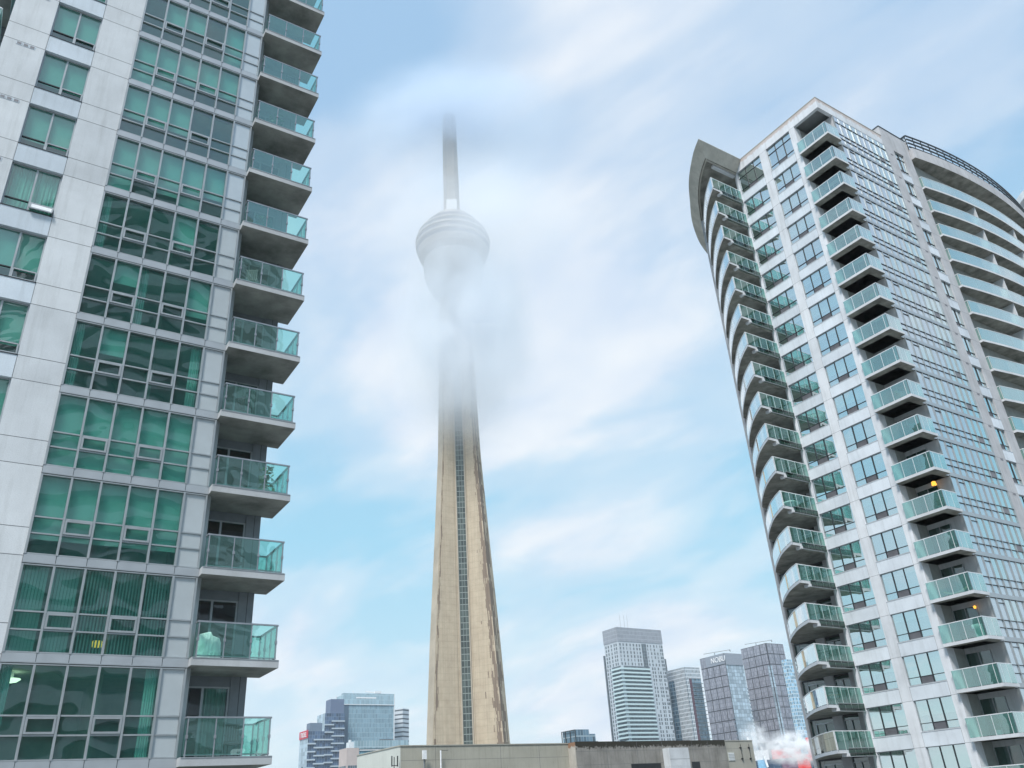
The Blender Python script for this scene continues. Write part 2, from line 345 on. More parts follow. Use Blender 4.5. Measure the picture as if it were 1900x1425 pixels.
# recessed balcony back wall with pier and sliding door
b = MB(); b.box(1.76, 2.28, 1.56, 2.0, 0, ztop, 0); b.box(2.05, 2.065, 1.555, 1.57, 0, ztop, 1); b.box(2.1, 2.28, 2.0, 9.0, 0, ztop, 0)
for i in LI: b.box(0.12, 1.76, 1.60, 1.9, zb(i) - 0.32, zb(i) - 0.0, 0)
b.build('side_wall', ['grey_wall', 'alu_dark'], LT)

def curtain(mb, x0, x1, z0, z1, y, n=14, amp=0.03, m=0):
    for k in range(n * 2):
        a, c = x0 + (x1 - x0) * k / (2 * n), x0 + (x1 - x0) * (k + 1) / (2 * n)
        ya, yc = y + amp * math.sin(k * 2.4), y + amp * math.sin((k + 1) * 2.4)
        mb.quad([(a, ya, z0), (c, yc, z0), (c, yc, z1), (a, ya, z1)], m)
def slats(mb, x0, x1, z0, z1, y, step=0.09, wd=0.05, m=0):
    x = x0
    while x < x1 - wd:
        mb.quad([(x, y, z0), (x + wd, y + 0.05, z0), (x + wd, y + 0.05, z1), (x, y, z1)], m); x += step
XM = [-4.95, -4.11, -3.27, -2.43, -1.58, -0.74]
# per floor: five panes, each 'b'+percent roller blind, 's' slats, 'c' closed vertical blind, '-' empty, 'l' curtain left, 'r' curtain right
SH = {-4: 'b90 - b40 b40 -', -3: 'b70 b70 - b30 -', -2: 'b50 - b60 - -', -1: '- b50 b50 - b90', 0: 'b95 b95 b62 b62 b62', 1: 'b62 b62 b62 - -', 2: 'b95 b62 b80 b95 b62',
      3: 'l - - b60 -', 4: '- b35 l - b62', 5: 'l b40 - - r', 6: 'b97 b97 b97 b97 b97', 7: 'b80 b80 b80 b80 b80', 8: 'c c s s s', 9: 'l - - - r', 10: 'b60 b60 - - -', 11: '- - - - -'}
for i in LI:
    z = zb(i); t, t1, t2, s = z - 0.05, z - 1.41, z - 1.92, z - 2.56
    f = MB()
    for x in XM: f.box(x - 0.032, x + 0.032, -0.05, 0.09, s, t, 0)
    f.box(-4.98, 0.0, -0.03, 0.10, s - 0.0, s + 0.04, 0); f.box(-4.98, -0.04, -0.045, 0.10, t - 0.035, t, 0)
    for zz in (t1, t2):
        for x0, x1 in zip(XM, XM[1:]): f.box(x0 + 0.034, x1 - 0.034, -0.03, 0.07, zz - 0.022, zz + 0.022, 0)
        f.box(-0.706, -0.06, -0.025, 0.07, zz - 0.022, zz + 0.022, 0)
    f.box(-0.055, 0.0, -0.045, 0.10, s, t, 0)
    # band (spandrel): upper face panels with joints, thin shadow line
    f.box(-4.97, 0.0, -0.035, 0.30, z, z + 0.235, 1); f.box(-4.97, 0.0, -0.005, 0.2, z - 0.05, z - 0.001, 2)
    f.box(-4.97, 0.02, -0.055, -0.036, z - 0.03, z + 0.0, 0)
    for x in XM[1:]: f.box(x - 0.007, x + 0.007, -0.038, -0.03, z + 0.002, z + 0.233, 2)
    ww = f.build('window_wall', ['alu', 'alu_band', 'alu_dark'], LT)
    gl = MB()
    for x0, x1 in zip(XM, XM[1:]):
        for za, zc in ((s + .04, t2 - .022), (t2 + .022, t1 - .022), (t1 + .022, t - .035)):
            e = random.uniform(-0.004, 0.004); e2 = random.uniform(-0.004, 0.004)
            gl.quad([(x0 + .032, 0.03 + e, za), (x1 - .032, 0.03 - e, za), (x1 - .032, 0.03 - e + e2, zc), (x0 + .032, 0.03 + e + e2, zc)])
    gl.build('glass', 'glass_l', ww)
    sp = MB()
    for za, zc in ((s + .04, t2 - .022), (t2 + .022, t1 - .022), (t1 + .022, t - .035)): sp.box(-0.706, -0.06, 0.012, 0.03, za, zc)
    sp.build('grey_panel', MP if (MP := M.get('panel2')) else 'alu_band', ww)
    for x0, x1 in ((XM[1], XM[2]), (XM[3], XM[4])):
        q = MB(); a0, a1, c0, c1 = x0 + .04, x1 - .04, t2 + .03, t1 - .03
        q.box(a0, a0 + .06, -0.06, 0.0, c0, c1); q.box(a1 - .06, a1, -0.06, 0.0, c0, c1); q.box(a0 + .06, a1 - .06, -0.06, 0.0, c0, c0 + .06); q.box(a0 + .06, a1 - .06, -0.06, 0.0, c1 - .06, c1)
        q.build('sash', 'alu', ww)
    bl = MB(); cu = MB()
    for k, code in enumerate(SH[i].split()):
        x0, x1 = XM[k] + 0.03, XM[k + 1] - 0.03
        if code[0] == 'b': bl.quad([(x0, 0.16, t - (t - s) * int(code[1:]) / 100), (x1, 0.16, t - (t - s) * int(code[1:]) / 100), (x1, 0.16, t), (x0, 0.16, t)])
        elif code == 's': slats(cu, x0, x1, s + .02, t, 0.17)
        elif code == 'c': slats(cu, x0, x1, s + .02, t, 0.17, 0.088, 0.082)
        elif code == 'l': curtain(cu, x0, x0 + 0.38 * (x1 - x0), s + .02, t, 0.2, 6)
        elif code == 'r': curtain(cu, x1 - 0.45 * (x1 - x0), x1, s + .02, t, 0.2, 7)
    if bl.f: bl.build('blind', 'blind', ww)
    if cu.f: cu.build('curtain', 'curtain', ww)
    # room partition
    r = MB(); r.box(-5.2, -5.05, 0.36, 8.9, s - .2, z - .02, 0); r.box(-2.2, -2.1, 1.6, 8.9, s - .2, z - .02, 0); r.box(-5.05, -0.15, 5.2, 5.3, s - .2, z - .02, 0)
    r.build('partition', 'room', ww)
    # punched window
    hz_, sz = z + 0.20, z - 1.76; tz = sz + 0.44
    f = MB(); X0, X1, xm = -7.97, -6.36, -7.15
    f.box(X0, X0 + .05, 0.12, 0.2, sz, hz_); f.box(X1 - .05, X1, 0.12, 0.2, sz, hz_); f.box(X0 + .05, X1 - .05, 0.12, 0.2, sz, sz + .05); f.box(X0 + .05, X1 - .05, 0.12, 0.2, hz_ - .05, hz_)
    f.box(xm - .03, xm + .03, 0.11, 0.2, sz + .05, hz_ - .05); f.box(X0 + .05, xm - .03, 0.12, 0.19, tz - .02, tz + .02, 1); f.box(xm + .03, X1 - .05, 0.12, 0.19, tz - .02, tz + .02, 1)
    f.box(X0, X1, -0.02, 0.12, sz - 0.03, sz - 0.001, 1)
    wd = f.build('window', ['alu', 'alu_dark'], LT)
    q = MB()
    for a, c in ((X0 + .05, xm - .03), (xm + .03, X1 - .05)):
        for d, e in ((sz + .05, tz - .02), (tz + .02, hz_ - .05)): q.quad([(a, 0.16, d), (c, 0.16 + random.uniform(-.004, .004), d), (c, 0.16, e), (a, 0.16, e)])
    q.build('pane', 'glass_l', wd)
    q = MB(); a0, a1, c0, c1 = xm + .04, X1 - .06, sz + .06, tz - .03
    tilt = 0.22 if i == 3 else 0.0
    for (pa, pb) in (((a0, c0), (a1, c0)), ((a0, c1), (a1, c1)), ((a0, c0), (a0, c1)), ((a1, c0), (a1, c1))):
        q.bar((pa[0], 0.1 - tilt * (pa[1] == c0), pa[1]), (pb[0], 0.1 - tilt * (pb[1] == c0), pb[1]), 0.045)
    if tilt: q.quad([(a0, 0.1 - tilt, c0), (a1, 0.1 - tilt, c0), (a1, 0.1, c1), (a0, 0.1, c1)], 1)
    q.build('sash', ['alu', 'rail_w'], wd)
    q = MB(); cov = [0.75, 0.78, 0.8, 0.0, 0.78, 0.8, 0.9][i % 7]
    if cov: q.quad([(X0 + .05, 0.24, hz_ - cov * 1.96), (X1 - .05, 0.24, hz_ - cov * 1.96), (X1 - .05, 0.24, hz_), (X0 + .05, 0.24, hz_)]); q.build('blind', 'blind', wd)
    else: curtain(q, X0 + .05, X1 - .05, sz, hz_, 0.28, 16, 0.03); q.build('curtain', 'curtain', wd)
    # three dryer vents beside the window
    q = MB()
    for k in range(3):
        a = -8.92 + 0.22 * k; q.box(a, a + 0.19, -0.012, 0.01, zb(i) + 0.0, zb(i) + 0.15, 0); q.box(a + .025, a + 0.165, -0.016, -0.011, zb(i) + 0.02, zb(i) + 0.13, 1)
    q.build('vent', ['conc_l2', 'grille'], LT)
    # corner balcony
    q = MB(); zs = z
    q.box(0.03, 2.72, -0.36, 1.66, zs, zs + 0.24, 0, 1); q.box(-0.25, 0.03, -0.03, 1.5, zs, zs + .235, 0, 1)
    q.box(0.05, 2.70, -0.375, -0.361, zs + .215, zs + .24, 2)
    bal = q.build('balcony', ['slab_l', 'soffit_l', 'alu'], LT)
    zr, z0 = zs + 0.24 + 1.09, zs + 0.24
    q = MB(); A, B_, C_, D = (0.13, -0.28), (2.62, -0.28), (2.62, 1.6), (2.28, 1.6)
    q.bar((0.13, 0.0, zr), (*A, zr), 0.06, 0.05); q.bar((A[0] - .03, A[1], zr), (B_[0] + .03, B_[1], zr), 0.06, 0.05); q.bar((*B_, zr), (*C_, zr), 0.06, 0.05); q.bar((*C_, zr), (*D, zr), 0.06, 0.05)
    for a, c in ((A, B_), (B_, C_)): q.bar((*a, z0 + .06), (*c, z0 + .06), 0.035, 0.04)
    posts = [(0.16, -0.28), (0.97, -0.28), (1.79, -0.28), (2.60, -0.28), (2.62, 0.35), (2.62, 0.98), (2.62, 1.58), (2.32, 1.6)]
    for px, py in posts: q.bar((px, py, z0), (px, py, zr - .02), 0.038); q.box(px - .035, px + .035, py - .045, py + .03, z0 + .5, z0 + .6)
    q.build('railing', 'rail', bal)
    q = MB()
    ps = [A] + [p for p in posts[1:4]]
    for a, c in zip(posts[:3], posts[1:4]): q.quad([(a[0] + .02, -.30, z0 + .05), (c[0] - .02, -.30, z0 + .05), (c[0] - .02, -.30, zr - .02), (a[0] + .02, -.30, zr - .02)])
    for a, c in zip(posts[3:6], posts[4:7]): q.quad([(2.64, a[1] + .02, z0 + .05), (2.64, c[1] - .02, z0 + .05), (2.64, c[1] - .02, zr - .02), (2.64, a[1] + .02, zr - .02)])
    q.quad([(2.62, 1.62, z0 + .05), (2.3, 1.62, z0 + .05), (2.3, 1.62, zr - .02), (2.62, 1.62, zr - .02)])
    q.quad([(0.13, 0.0, z0 + .05), (0.13, -.28, z0 + .05), (0.13, -.28, zr - .02), (0.13, 0.0, zr - .02)])
    q.build('glass_panel', 'glass_bal', bal)
    # sliding door
    q = MB(); dz0, dz1 = zs + 0.24 - 2.8 + 0.05, zs - 0.32
    q.box(0.12, 1.76, 1.60, 1.68, dz1 - .05, dz1); q.box(0.12, 0.18, 1.60, 1.68, dz0, dz1 - .05); q.box(1.70, 1.76, 1.60, 1.68, dz0, dz1 - .05); q.box(0.86, 0.93, 1.58, 1.66, dz0, dz1 - .05)
    dr = q.build('balcony_door', 'alu', LT)
    q = MB(); q.quad([(.18, 1.64, dz0), (.86, 1.64, dz0), (.86, 1.64, dz1), (.18, 1.64, dz1)]); q.quad([(.93, 1.62, dz0), (1.7, 1.62, dz0), (1.7, 1.62, dz1), (.93, 1.62, dz1)])
    q.build('pane', 'glass_dark', dr)
    if i in (2, 5, 9): q = MB(); curtain(q, 0.95, 1.68, dz0, dz1, 1.72, 9); q.build('curtain', 'curtain', dr)
# left hand stack of balconies, cut by the picture edge
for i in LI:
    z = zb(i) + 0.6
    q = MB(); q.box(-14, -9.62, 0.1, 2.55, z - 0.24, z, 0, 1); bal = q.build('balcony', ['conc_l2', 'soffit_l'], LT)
    q = MB(); q.bar((-14, 0.18, z + 1.08), (-9.7, 0.18, z + 1.08), 0.06, 0.05)
    q.bar((-9.7, 0.18, z + 1.08), (-9.7, 2.5, z + 1.08), 0.06, 0.05)
    for x in (-13.3, -12.4, -11.5, -10.6, -9.72): q.bar((x, 0.18, z), (x, 0.18, z + 1.06), 0.04)
    q.build('railing', 'rail_w', bal)
    q = MB(); q.quad([(-14, .16, z + .04), (-9.7, .16, z + .04), (-9.7, .16, z + 1.05), (-14, .16, z + 1.05)]); q.quad([(-9.68, .18, z + .04), (-9.68, 2.5, z + .04), (-9.68, 2.5, z + 1.05), (-9.68, .18, z + 1.05)])
    q.build('glass_panel', 'glass_bal', bal)
def lt(x, y, z):                            # local point of the left tower to world
    a = math.atan2(0.55240, 0.83358); return (-10.4996 + x * math.cos(a) - y * math.sin(a), 26.0817 + x * math.sin(a) + y * math.cos(a), z)
RZL = math.atan2(0.55240, 0.83358)

# lamps and things inside / on the balconies of the left tower
z8 = zb(8) - 2.56
o = thing('pendant_lamp', 'glowing amber pendant lamp behind the vertical blinds of the left tower', 'lamp', lt(-2.45, 1.4, z8 + 0.50), RZL)
q = MB(); q.lathe([(0.14, 0.0), (0.15, 0.17), (0.03, 0.19)], 20); q.build('lamp_shade', 'lampwarm', o)
q = MB(); q.tube((0, 0, 0.19), (0, 0, 2.0), 0.008); q.build('cord', 'black', o)
o = thing('ceiling_lamp', 'white glowing ceiling lamp inside the lowest visible flat of the left tower', 'lamp', lt(-4.55, 1.6, zb(9) - 0.34), RZL)
q = MB(); q.lathe([(0.02, 0.0), (0.16, 0.03), (0.24, 0.09), (0.25, 0.12)], 24); q.build('lamp_shade', 'lampwhite', o)
q = MB(); q.tube((0, 0, 0.12), (0, 0, 0.31), 0.05); q.build('ceiling_rose', 'white', o)
o = thing('table_lamp', 'small amber table lamp behind the curtained window in the pale wall of the left tower', 'lamp', lt(-7.5, 0.75, zb(3) - 1.40), RZL)
q = MB(); q.lathe([(0.10, 0.25), (0.06, 0.40)], 16); q.build('lamp_shade', 'lampwarm', o)
q = MB(); q.lathe([(0.06, -0.3), (0.06, -.27), (0.02, -.25), (0.02, 0.25)], 12); q.build('lamp_base', 'brown', o)
# draped white cover over a barbecue
q = MB(); zc = zb(9) + 0.24
prof = [(0.0, 0.95, 0.62), (0.30, 0.80, 0.70), (0.36, 0.45, 0.3), (0.40, 0.02, 0.0)]
import itertools
seg = 28
rings = []
for (hh, rx, ry) in ((0.86, .10, .20), (0.80, .30, .26), (0.55, .36, .30), (0.28, .38, .33), (0.02, .42, .36)):
    rings.append([(rx * math.cos(t) * (1 + .07 * math.sin(5 * t + hh * 4)), ry * math.sin(t) * (1 + .09 * math.sin(7 * t + hh * 6)), hh - 0.10 * (math.cos(t) > .2) * (hh > .7)) for t in [2 * math.pi * k / seg for k in range(seg)]])
q.quad(rings[0])
for r0, r1 in zip(rings, rings[1:]):
    for k in range(seg): q.quad([r1[k], r1[(k + 1) % seg], r0[(k + 1) % seg], r0[k]])
o = q.build('draped_cover', simple('white_cover_cloth', (0.80, 0.82, 0.80), 0.8), None); o.location = lt(0.62, 0.28, zc); o.rotation_euler = (0, 0, RZL)
tag(o, 'crumpled white cloth cover on the second lowest corner balcony of the left tower', 'cover')
def patio_chair(loc, rz, label, matn='black', group=None):
    o = thing('patio_chair', label, 'chair', loc, rz, group)
    q = MB(); q.box(-.23, .23, -.22, .22, .40, .44); q.build('seat', matn, o)
    q = MB()
    for k in range(6): q.box(-.21 + .075 * k, -.16 + .075 * k, .20, .225, .50, .92)
    q.box(-.23, .23, .20, .23, .92, .97); q.box(-.23, .23, .20, .23, .46, .50); q.build('backrest', matn, o)
    for sx in (-.22, .22):
        for sy in (-.2, .2): q = MB(); q.bar((sx, sy, 0), (sx, sy, .40 if sy < 0 else .5), .03); q.build('leg', matn, o)
        q = MB(); q.bar((sx, -.2, .40), (sx, -.2, .64), .03); q.bar((sx, -.22, .65), (sx, .21, .66), .035, .03); q.build('armrest', matn, o)
    return o
patio_chair((*lt(1.75, 0.55, 0)[:2], zb(10) + .24), RZL + 2.6, 'black patio chair on the lowest corner balcony of the left tower')
patio_chair((*lt(1.0, 0.5, 0)[:2], zb(6) + .24), RZL + 2.2, 'dark slatted chair on a corner balcony halfway up the left tower')

# ================================================================== RIGHT TOWER
RT = thing('condo_tower', 'tall white precast apartment tower on the right with curved balconies and a flared roof canopy', 'apartment tower',
           (*(Vector((0.5646, -0.8254)) * -28.28 + Vector((0.8254, 0.5646)) * 53.73), 0), math.atan2(-0.8254, 0.5646))
RZR = math.atan2(-0.8254, 0.5646)
def rtp(x, y, z): return (RT.location[0] + x * math.cos(RZR) - y * math.sin(RZR), RT.location[1] + x * math.sin(RZR) + y * math.cos(RZR), z)
KR = range(0, 21); KW = range(-1, 21)
hd = lambda k: CZ + 50.05 - 2.8 * k         # window head / slab underside
top0 = CZ + 53.57; topz = CZ + 54.73
wlow = hd(20) - 2.8
W1, W2 = (-9.65, -6.80), (-6.00, -3.28)
w = MB()
w.box(-9.86, -9.65, 0, 0.3, 0, top0, 0)
w.box(-6.80, -6.00, 0, 0.3, 0, top0, 0); w.box(-3.28, -2.69, 0, 0.8, 0, top0, 0)
w.box(-9.86, 0, 0, 0.3, top0, topz, 0)
w.box(-0.3, 0, 0.3, 9.37, top0, topz, 0)
for (a, c) in (W1, W2):
    for k in KR: w.box(a, c, 0.0, 0.3, hd(k), hd(k - 1) - 1.90, 1)
    w.box(a, c, 0, 0.3, 0, hd(20) - 1.9, 1)
for k in KR:
    z = hd(k)
    for a, c in ((-9.86, -9.65), (-6.80, -6.00), (-3.28, -2.69)): w.box(a, c, -0.0025, 0.01, z - 0.008, z + 0.008, 2)
    if 1:
        for x in (-6.80, -6.00, -3.28): w.box(x - 0.007, x + 0.007, -0.003, 0.01, z + .01, z + .88, 2)
w.box(-9.86, 0, -0.0025, 0.01, top0 - .008, top0 + .008, 2)
# pier of the side face
for y0, y1 in ((9.37, 10.94), (12.47, 13.85)): w.box(-0.3, 0, y0, y1, 0, CZ + 54.73, 3)
for k in KR:
    w.box(-0.3, 0, 10.94, 12.47, hd(k), hd(k - 1) - 1.90, 1)
    z = hd(k)
    for y0, y1 in ((9.37, 10.94), (12.47, 13.85)): w.box(-0.01, 0.0025, y0, y1, z - 0.008, z + 0.008, 2)
w.box(-0.3, 0, 10.94, 12.47, 0, hd(20) - 1.9, 3); w.box(-0.3, 0, 10.94, 12.47, top0, CZ + 54.73, 3)
w.box(-3.0, 0, 9.6, 13.75, CZ + 54.732, CZ + 56.0, 3); w.box(-3.05, 0.05, 9.55, 13.8, CZ + 56.0, CZ + 56.07, 4)
w.build('precast_wall', ['conc_r', 'conc_r2', 'joint', 'conc_g', 'alu_dark'], RT)
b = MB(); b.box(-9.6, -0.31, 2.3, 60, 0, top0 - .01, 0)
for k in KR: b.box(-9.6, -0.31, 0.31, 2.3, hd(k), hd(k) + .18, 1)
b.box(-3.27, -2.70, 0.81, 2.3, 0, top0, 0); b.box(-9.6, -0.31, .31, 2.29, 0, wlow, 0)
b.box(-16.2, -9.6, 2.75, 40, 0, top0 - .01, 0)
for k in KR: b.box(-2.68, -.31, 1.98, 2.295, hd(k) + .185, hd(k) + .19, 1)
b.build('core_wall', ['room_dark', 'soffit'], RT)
b = MB(); b.box(-9.86, -0.31, 0.31, 60, topz - .5, topz - .3); b.build('roof', 'roof', RT)
# cornice cap
b = MB(); b.box(-9.9, 0.03, -0.03, 0.33, topz + .002, topz + .05); b.box(-0.33, 0.03, 0.331, 9.5, topz + .002, topz + .05); b.build('coping', 'conc_p', RT)

def unit(name, parent, a, c, head, hgt, axis, npan, grille_pan, top=0.0, blind=0.0, curt=False):
    """window with npan panes over a low row; axis 'x' faces -y, axis 'y' faces +x"""
    def P(s, d, z): return (s, d, z) if axis == 'x' else (-d, s, z)
    def bx(mb, s0, s1, d0, d1, z0, z1, m=0):
        if axis == 'x': mb.box(s0, s1, d0, d1, z0, z1, m)
        else: mb.box(-d1, -d0, s0, s1, z0, z1, m)
    def qd(mb, s0, s1, d, z0, z1, m=0, dd=0.0):
        pts = [P(s0, d, z0), P(s1, d, z0), P(s1, d + dd, z1), P(s0, d + dd, z1)]
        mb.quad(pts, m)
    sill = head - hgt; tz = sill + 0.48; hh = head + top
    f = MB(); xs = [a + (c - a) * k / npan for k in range(npan + 1)]
    bx(f, a, a + .05, .10, .18, sill, hh); bx(f, c - .05, c, .10, .18, sill, hh); bx(f, a + .05, c - .05, .10, .18, sill, sill + .05); bx(f, a + .05, c - .05, .10, .18, hh - .05, hh)
    for x in xs[1:-1]: bx(f, x - .025, x + .025, .09, .18, sill + .05, hh - .05, 1)
    for x0, x1 in zip(xs, xs[1:]): bx(f, x0 + .026, x1 - .026, .10, .17, tz - .02, tz + .02, 1)
    if top > 0.2:
        for x0, x1 in zip(xs, xs[1:]): bx(f, x0 + .026, x1 - .026, .10, .17, head - .02, head + .02, 1)
    bx(f, a - .0, c + .0, -0.025, .10, sill - .035, sill - .002, 2)
    o = f.build(name, ['alu', 'alu_dark', 'slab'], parent)
    q = MB()
    for n_, (x0, x1) in enumerate(zip(xs, xs[1:])):
        e = random.uniform(-.006, .006)
        qd(q, x0 + .02, x1 - .02, .15 + e, tz, hh - .03, 0, random.uniform(-.01, .01))
        if n_ != grille_pan: qd(q, x0 + .02, x1 - .02, .15, sill + .03, tz, 0, random.uniform(-.004, .004))
    q.build('pane', 'glass_r', o)
    if grille_pan >= 0:
        q = MB(); x0, x1 = xs[grille_pan], xs[grille_pan + 1]; z = sill + .06
        while z < tz - .05: bx(q, x0 + .03, x1 - .03, .12, .15, z, z + .022); z += .045
        bx(q, x0 + .03, x1 - .03, .15, .16, sill + .05, tz - .02)
        q.build('vent_grille', 'grille', o)
    if blind > 0:
        q = MB(); qd(q, a + .05, c - .05, .30, hh - (hh - sill) * blind, hh); q.build('blind', 'blind', o)
    return o
for k in KW:
    t = 0.70 if k < 0 else 0.0
    h_ = 1.90
    unit('window', RT, W1[0], W1[1], hd(k), h_, 'x', 3, 1, t, random.choice([0, 0.25, 0.35, 0.4, 0.8, 1.0]))
    unit('window', RT, W2[0], W2[1], hd(k), h_, 'x', 3, 1, t, random.choice([0, 0.2, 0.3, 0.5, 1.0]))
    unit('small_window', RT, 10.94, 12.47, hd(k), h_, 'y', 2, 0, 0.70 if k < 0 else 0, random.choice([0, 0.6, 1.0]))
    q = MB()
    for d in (0, .2): q.box(0.0, 0.02, 10.12 + d, 10.27 + d, hd(k) - .17, hd(k) - .03, 0)
    q.build('vent', 'grille', RT)
# window wall of the side face (nine bays)
YB = [1.95 + (9.37 - 1.95) * j / 9 for j in range(10)]
for k in KW:
    z = hd(k); tp = z - .02 if k else z + 0.0; s_ = z - 2.50; t1, t2 = z - 1.42, z - 1.93
    top_ = z + (0.70 if k < 0 else 0.0) - .02
    f = MB()
    for y in YB: f.box(-.06, .05, y - .03, y + .03, s_, top_, 0)
    for zz in ([t1, t2] + ([z] if k < 0 else [])): f.box(-.04, .03, YB[0] + .03, YB[-1] - .03, zz - .02, zz + .02, 1)
    f.box(-.2, .04, YB[0] - .03, YB[-1], s_ - .28, s_, 2); f.box(-.2, .02, YB[0] - .03, YB[-1], s_ - .33, s_ - .282, 1)
    if k >= 0: f.box(-.04, .03, YB[1] + .03, YB[2] - .03, z - .32, z - .28, 1)
    ww = f.build('window_wall', ['alu', 'alu_dark', 'alu_band'], RT)
    gq, g2, pq = MB(), MB(), MB()
    rows = [(s_ + .0, t2 - .02), (t2 + .02, t1 - .02), (t1 + .02, top_)]
    for j in range(9):
        for r_, (z0, z1) in enumerate(rows):
            isg = (j in (6, 7, 8)) or (j in (2, 3) and r_ == 2)
            d = -0.02 + random.uniform(-.004, .004); e = random.uniform(-.006, .006)
            (pq if not isg else gq if j > 4 else g2).quad([(d, YB[j] + .03, z0), (d, YB[j + 1] - .03, z0), (d + e, YB[j + 1] - .03, z1), (d + e, YB[j] + .03, z1)])
    gq.build('glass', 'glass_r', ww); g2.build('glass', 'glass_r', ww); pq.build('grey_panel', M.get('panelr', 'alu_band'), ww)
    f = MB(); y0, y1 = YB[7] + .04, YB[8] - .04
    f.quad([(-.005, y0, t2 + .03), (-.005, y1, t2 + .03), (-.005, y1, t1 - .03), (-.005, y0, t1 - .03)]); f.build('vent_grille', 'grille', ww)
    f = MB()
    if k % 3 != 1: f.quad([(-.25, YB[6], s_), (-.25, YB[9], s_), (-.25, YB[9], top_), (-.25, YB[6], top_)])
    if k % 2: f.quad([(-.25, YB[2], s_ + .6), (-.25, YB[4], s_ + .6), (-.25, YB[4], top_), (-.25, YB[2], top_)])
    if f.f: f.build('blind', 'blind', ww)
# corner balconies: recess between the pier and the corner
for k in KR:
    z = hd(k)
    q = MB(); q.box(-2.69, 0.36, -0.34, 1.50, z, z + .2, 0, 1); q.box(-2.69, -0.02, 1.50, 1.97, z, z + .195, 0, 1)
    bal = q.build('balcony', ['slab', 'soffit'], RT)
    zr, z0 = z + 1.36, z + .2
    q = MB(); q.bar((-2.75, -.28, zr), (.33, -.28, zr), .06, .05); q.bar((.30, -.28, zr), (.30, 1.46, zr), .06, .05); q.bar((.30, 1.44, zr), (0.0, 1.44, zr), .06, .05); q.bar((-2.69, -.28, zr), (-2.69, 0, zr), .05, .05)
    pts = [(-2.66, -.28), (-1.9, -.28), (-1.0, -.28), (.05, -.28), (.30, .1), (.30, .75), (.30, 1.42)]
    for p in pts: q.bar((*p, z0), (*p, zr - .02), .035)
    q.build('railing', 'rail_w', bal)
    q = MB()
    for a, c in zip([-2.67, -1.88, -.98, .07], [-1.92, -1.02, .03, .29]): q.quad([(a, -.30, z0 + .03), (c, -.30, z0 + .03), (c, -.30, zr - .02), (a, -.30, zr - .02)])
    for a, c in zip([-.27, .12, .77], [.08, .73, 1.42]): q.quad([(.32, a, z0 + .03), (.32, c, z0 + .03), (.32, c, zr - .02), (.32, a, zr - .02)])
    q.quad([(0.0, 1.45, z0 + .03), (.3, 1.45, z0 + .03), (.3, 1.45, zr - .02), (0.0, 1.45, zr - .02)])
    q.build('glass_panel', 'glass_rb', bal)
for k in KW:                                # back wall of the recess under each slab: door, panel
    z = hd(k) + (0.7 if k < 0 else 0); zz0 = hd(k) - 2.6; q = MB()
    q.box(-.95, -0.02, 1.93, 1.99, zz0, z, 1)
    q.box(-2.68, -.95, 1.94, 1.99, z - .35, z, 1)
    for x in (-2.66, -1.8, -1.0): q.box(x - .03, x + .03, 1.90, 1.97, zz0, z - .35, 2)
    dr = q.build('balcony_door', ['alu_dark', 'conc_g', 'alu'], RT)
    q = MB(); q.quad([(-2.66, 1.95, zz0), (-1.0, 1.95, zz0), (-1.0, 1.95, z - .35), (-2.66, 1.95, z - .35)]); q.build('pane', 'glass_dark', dr)

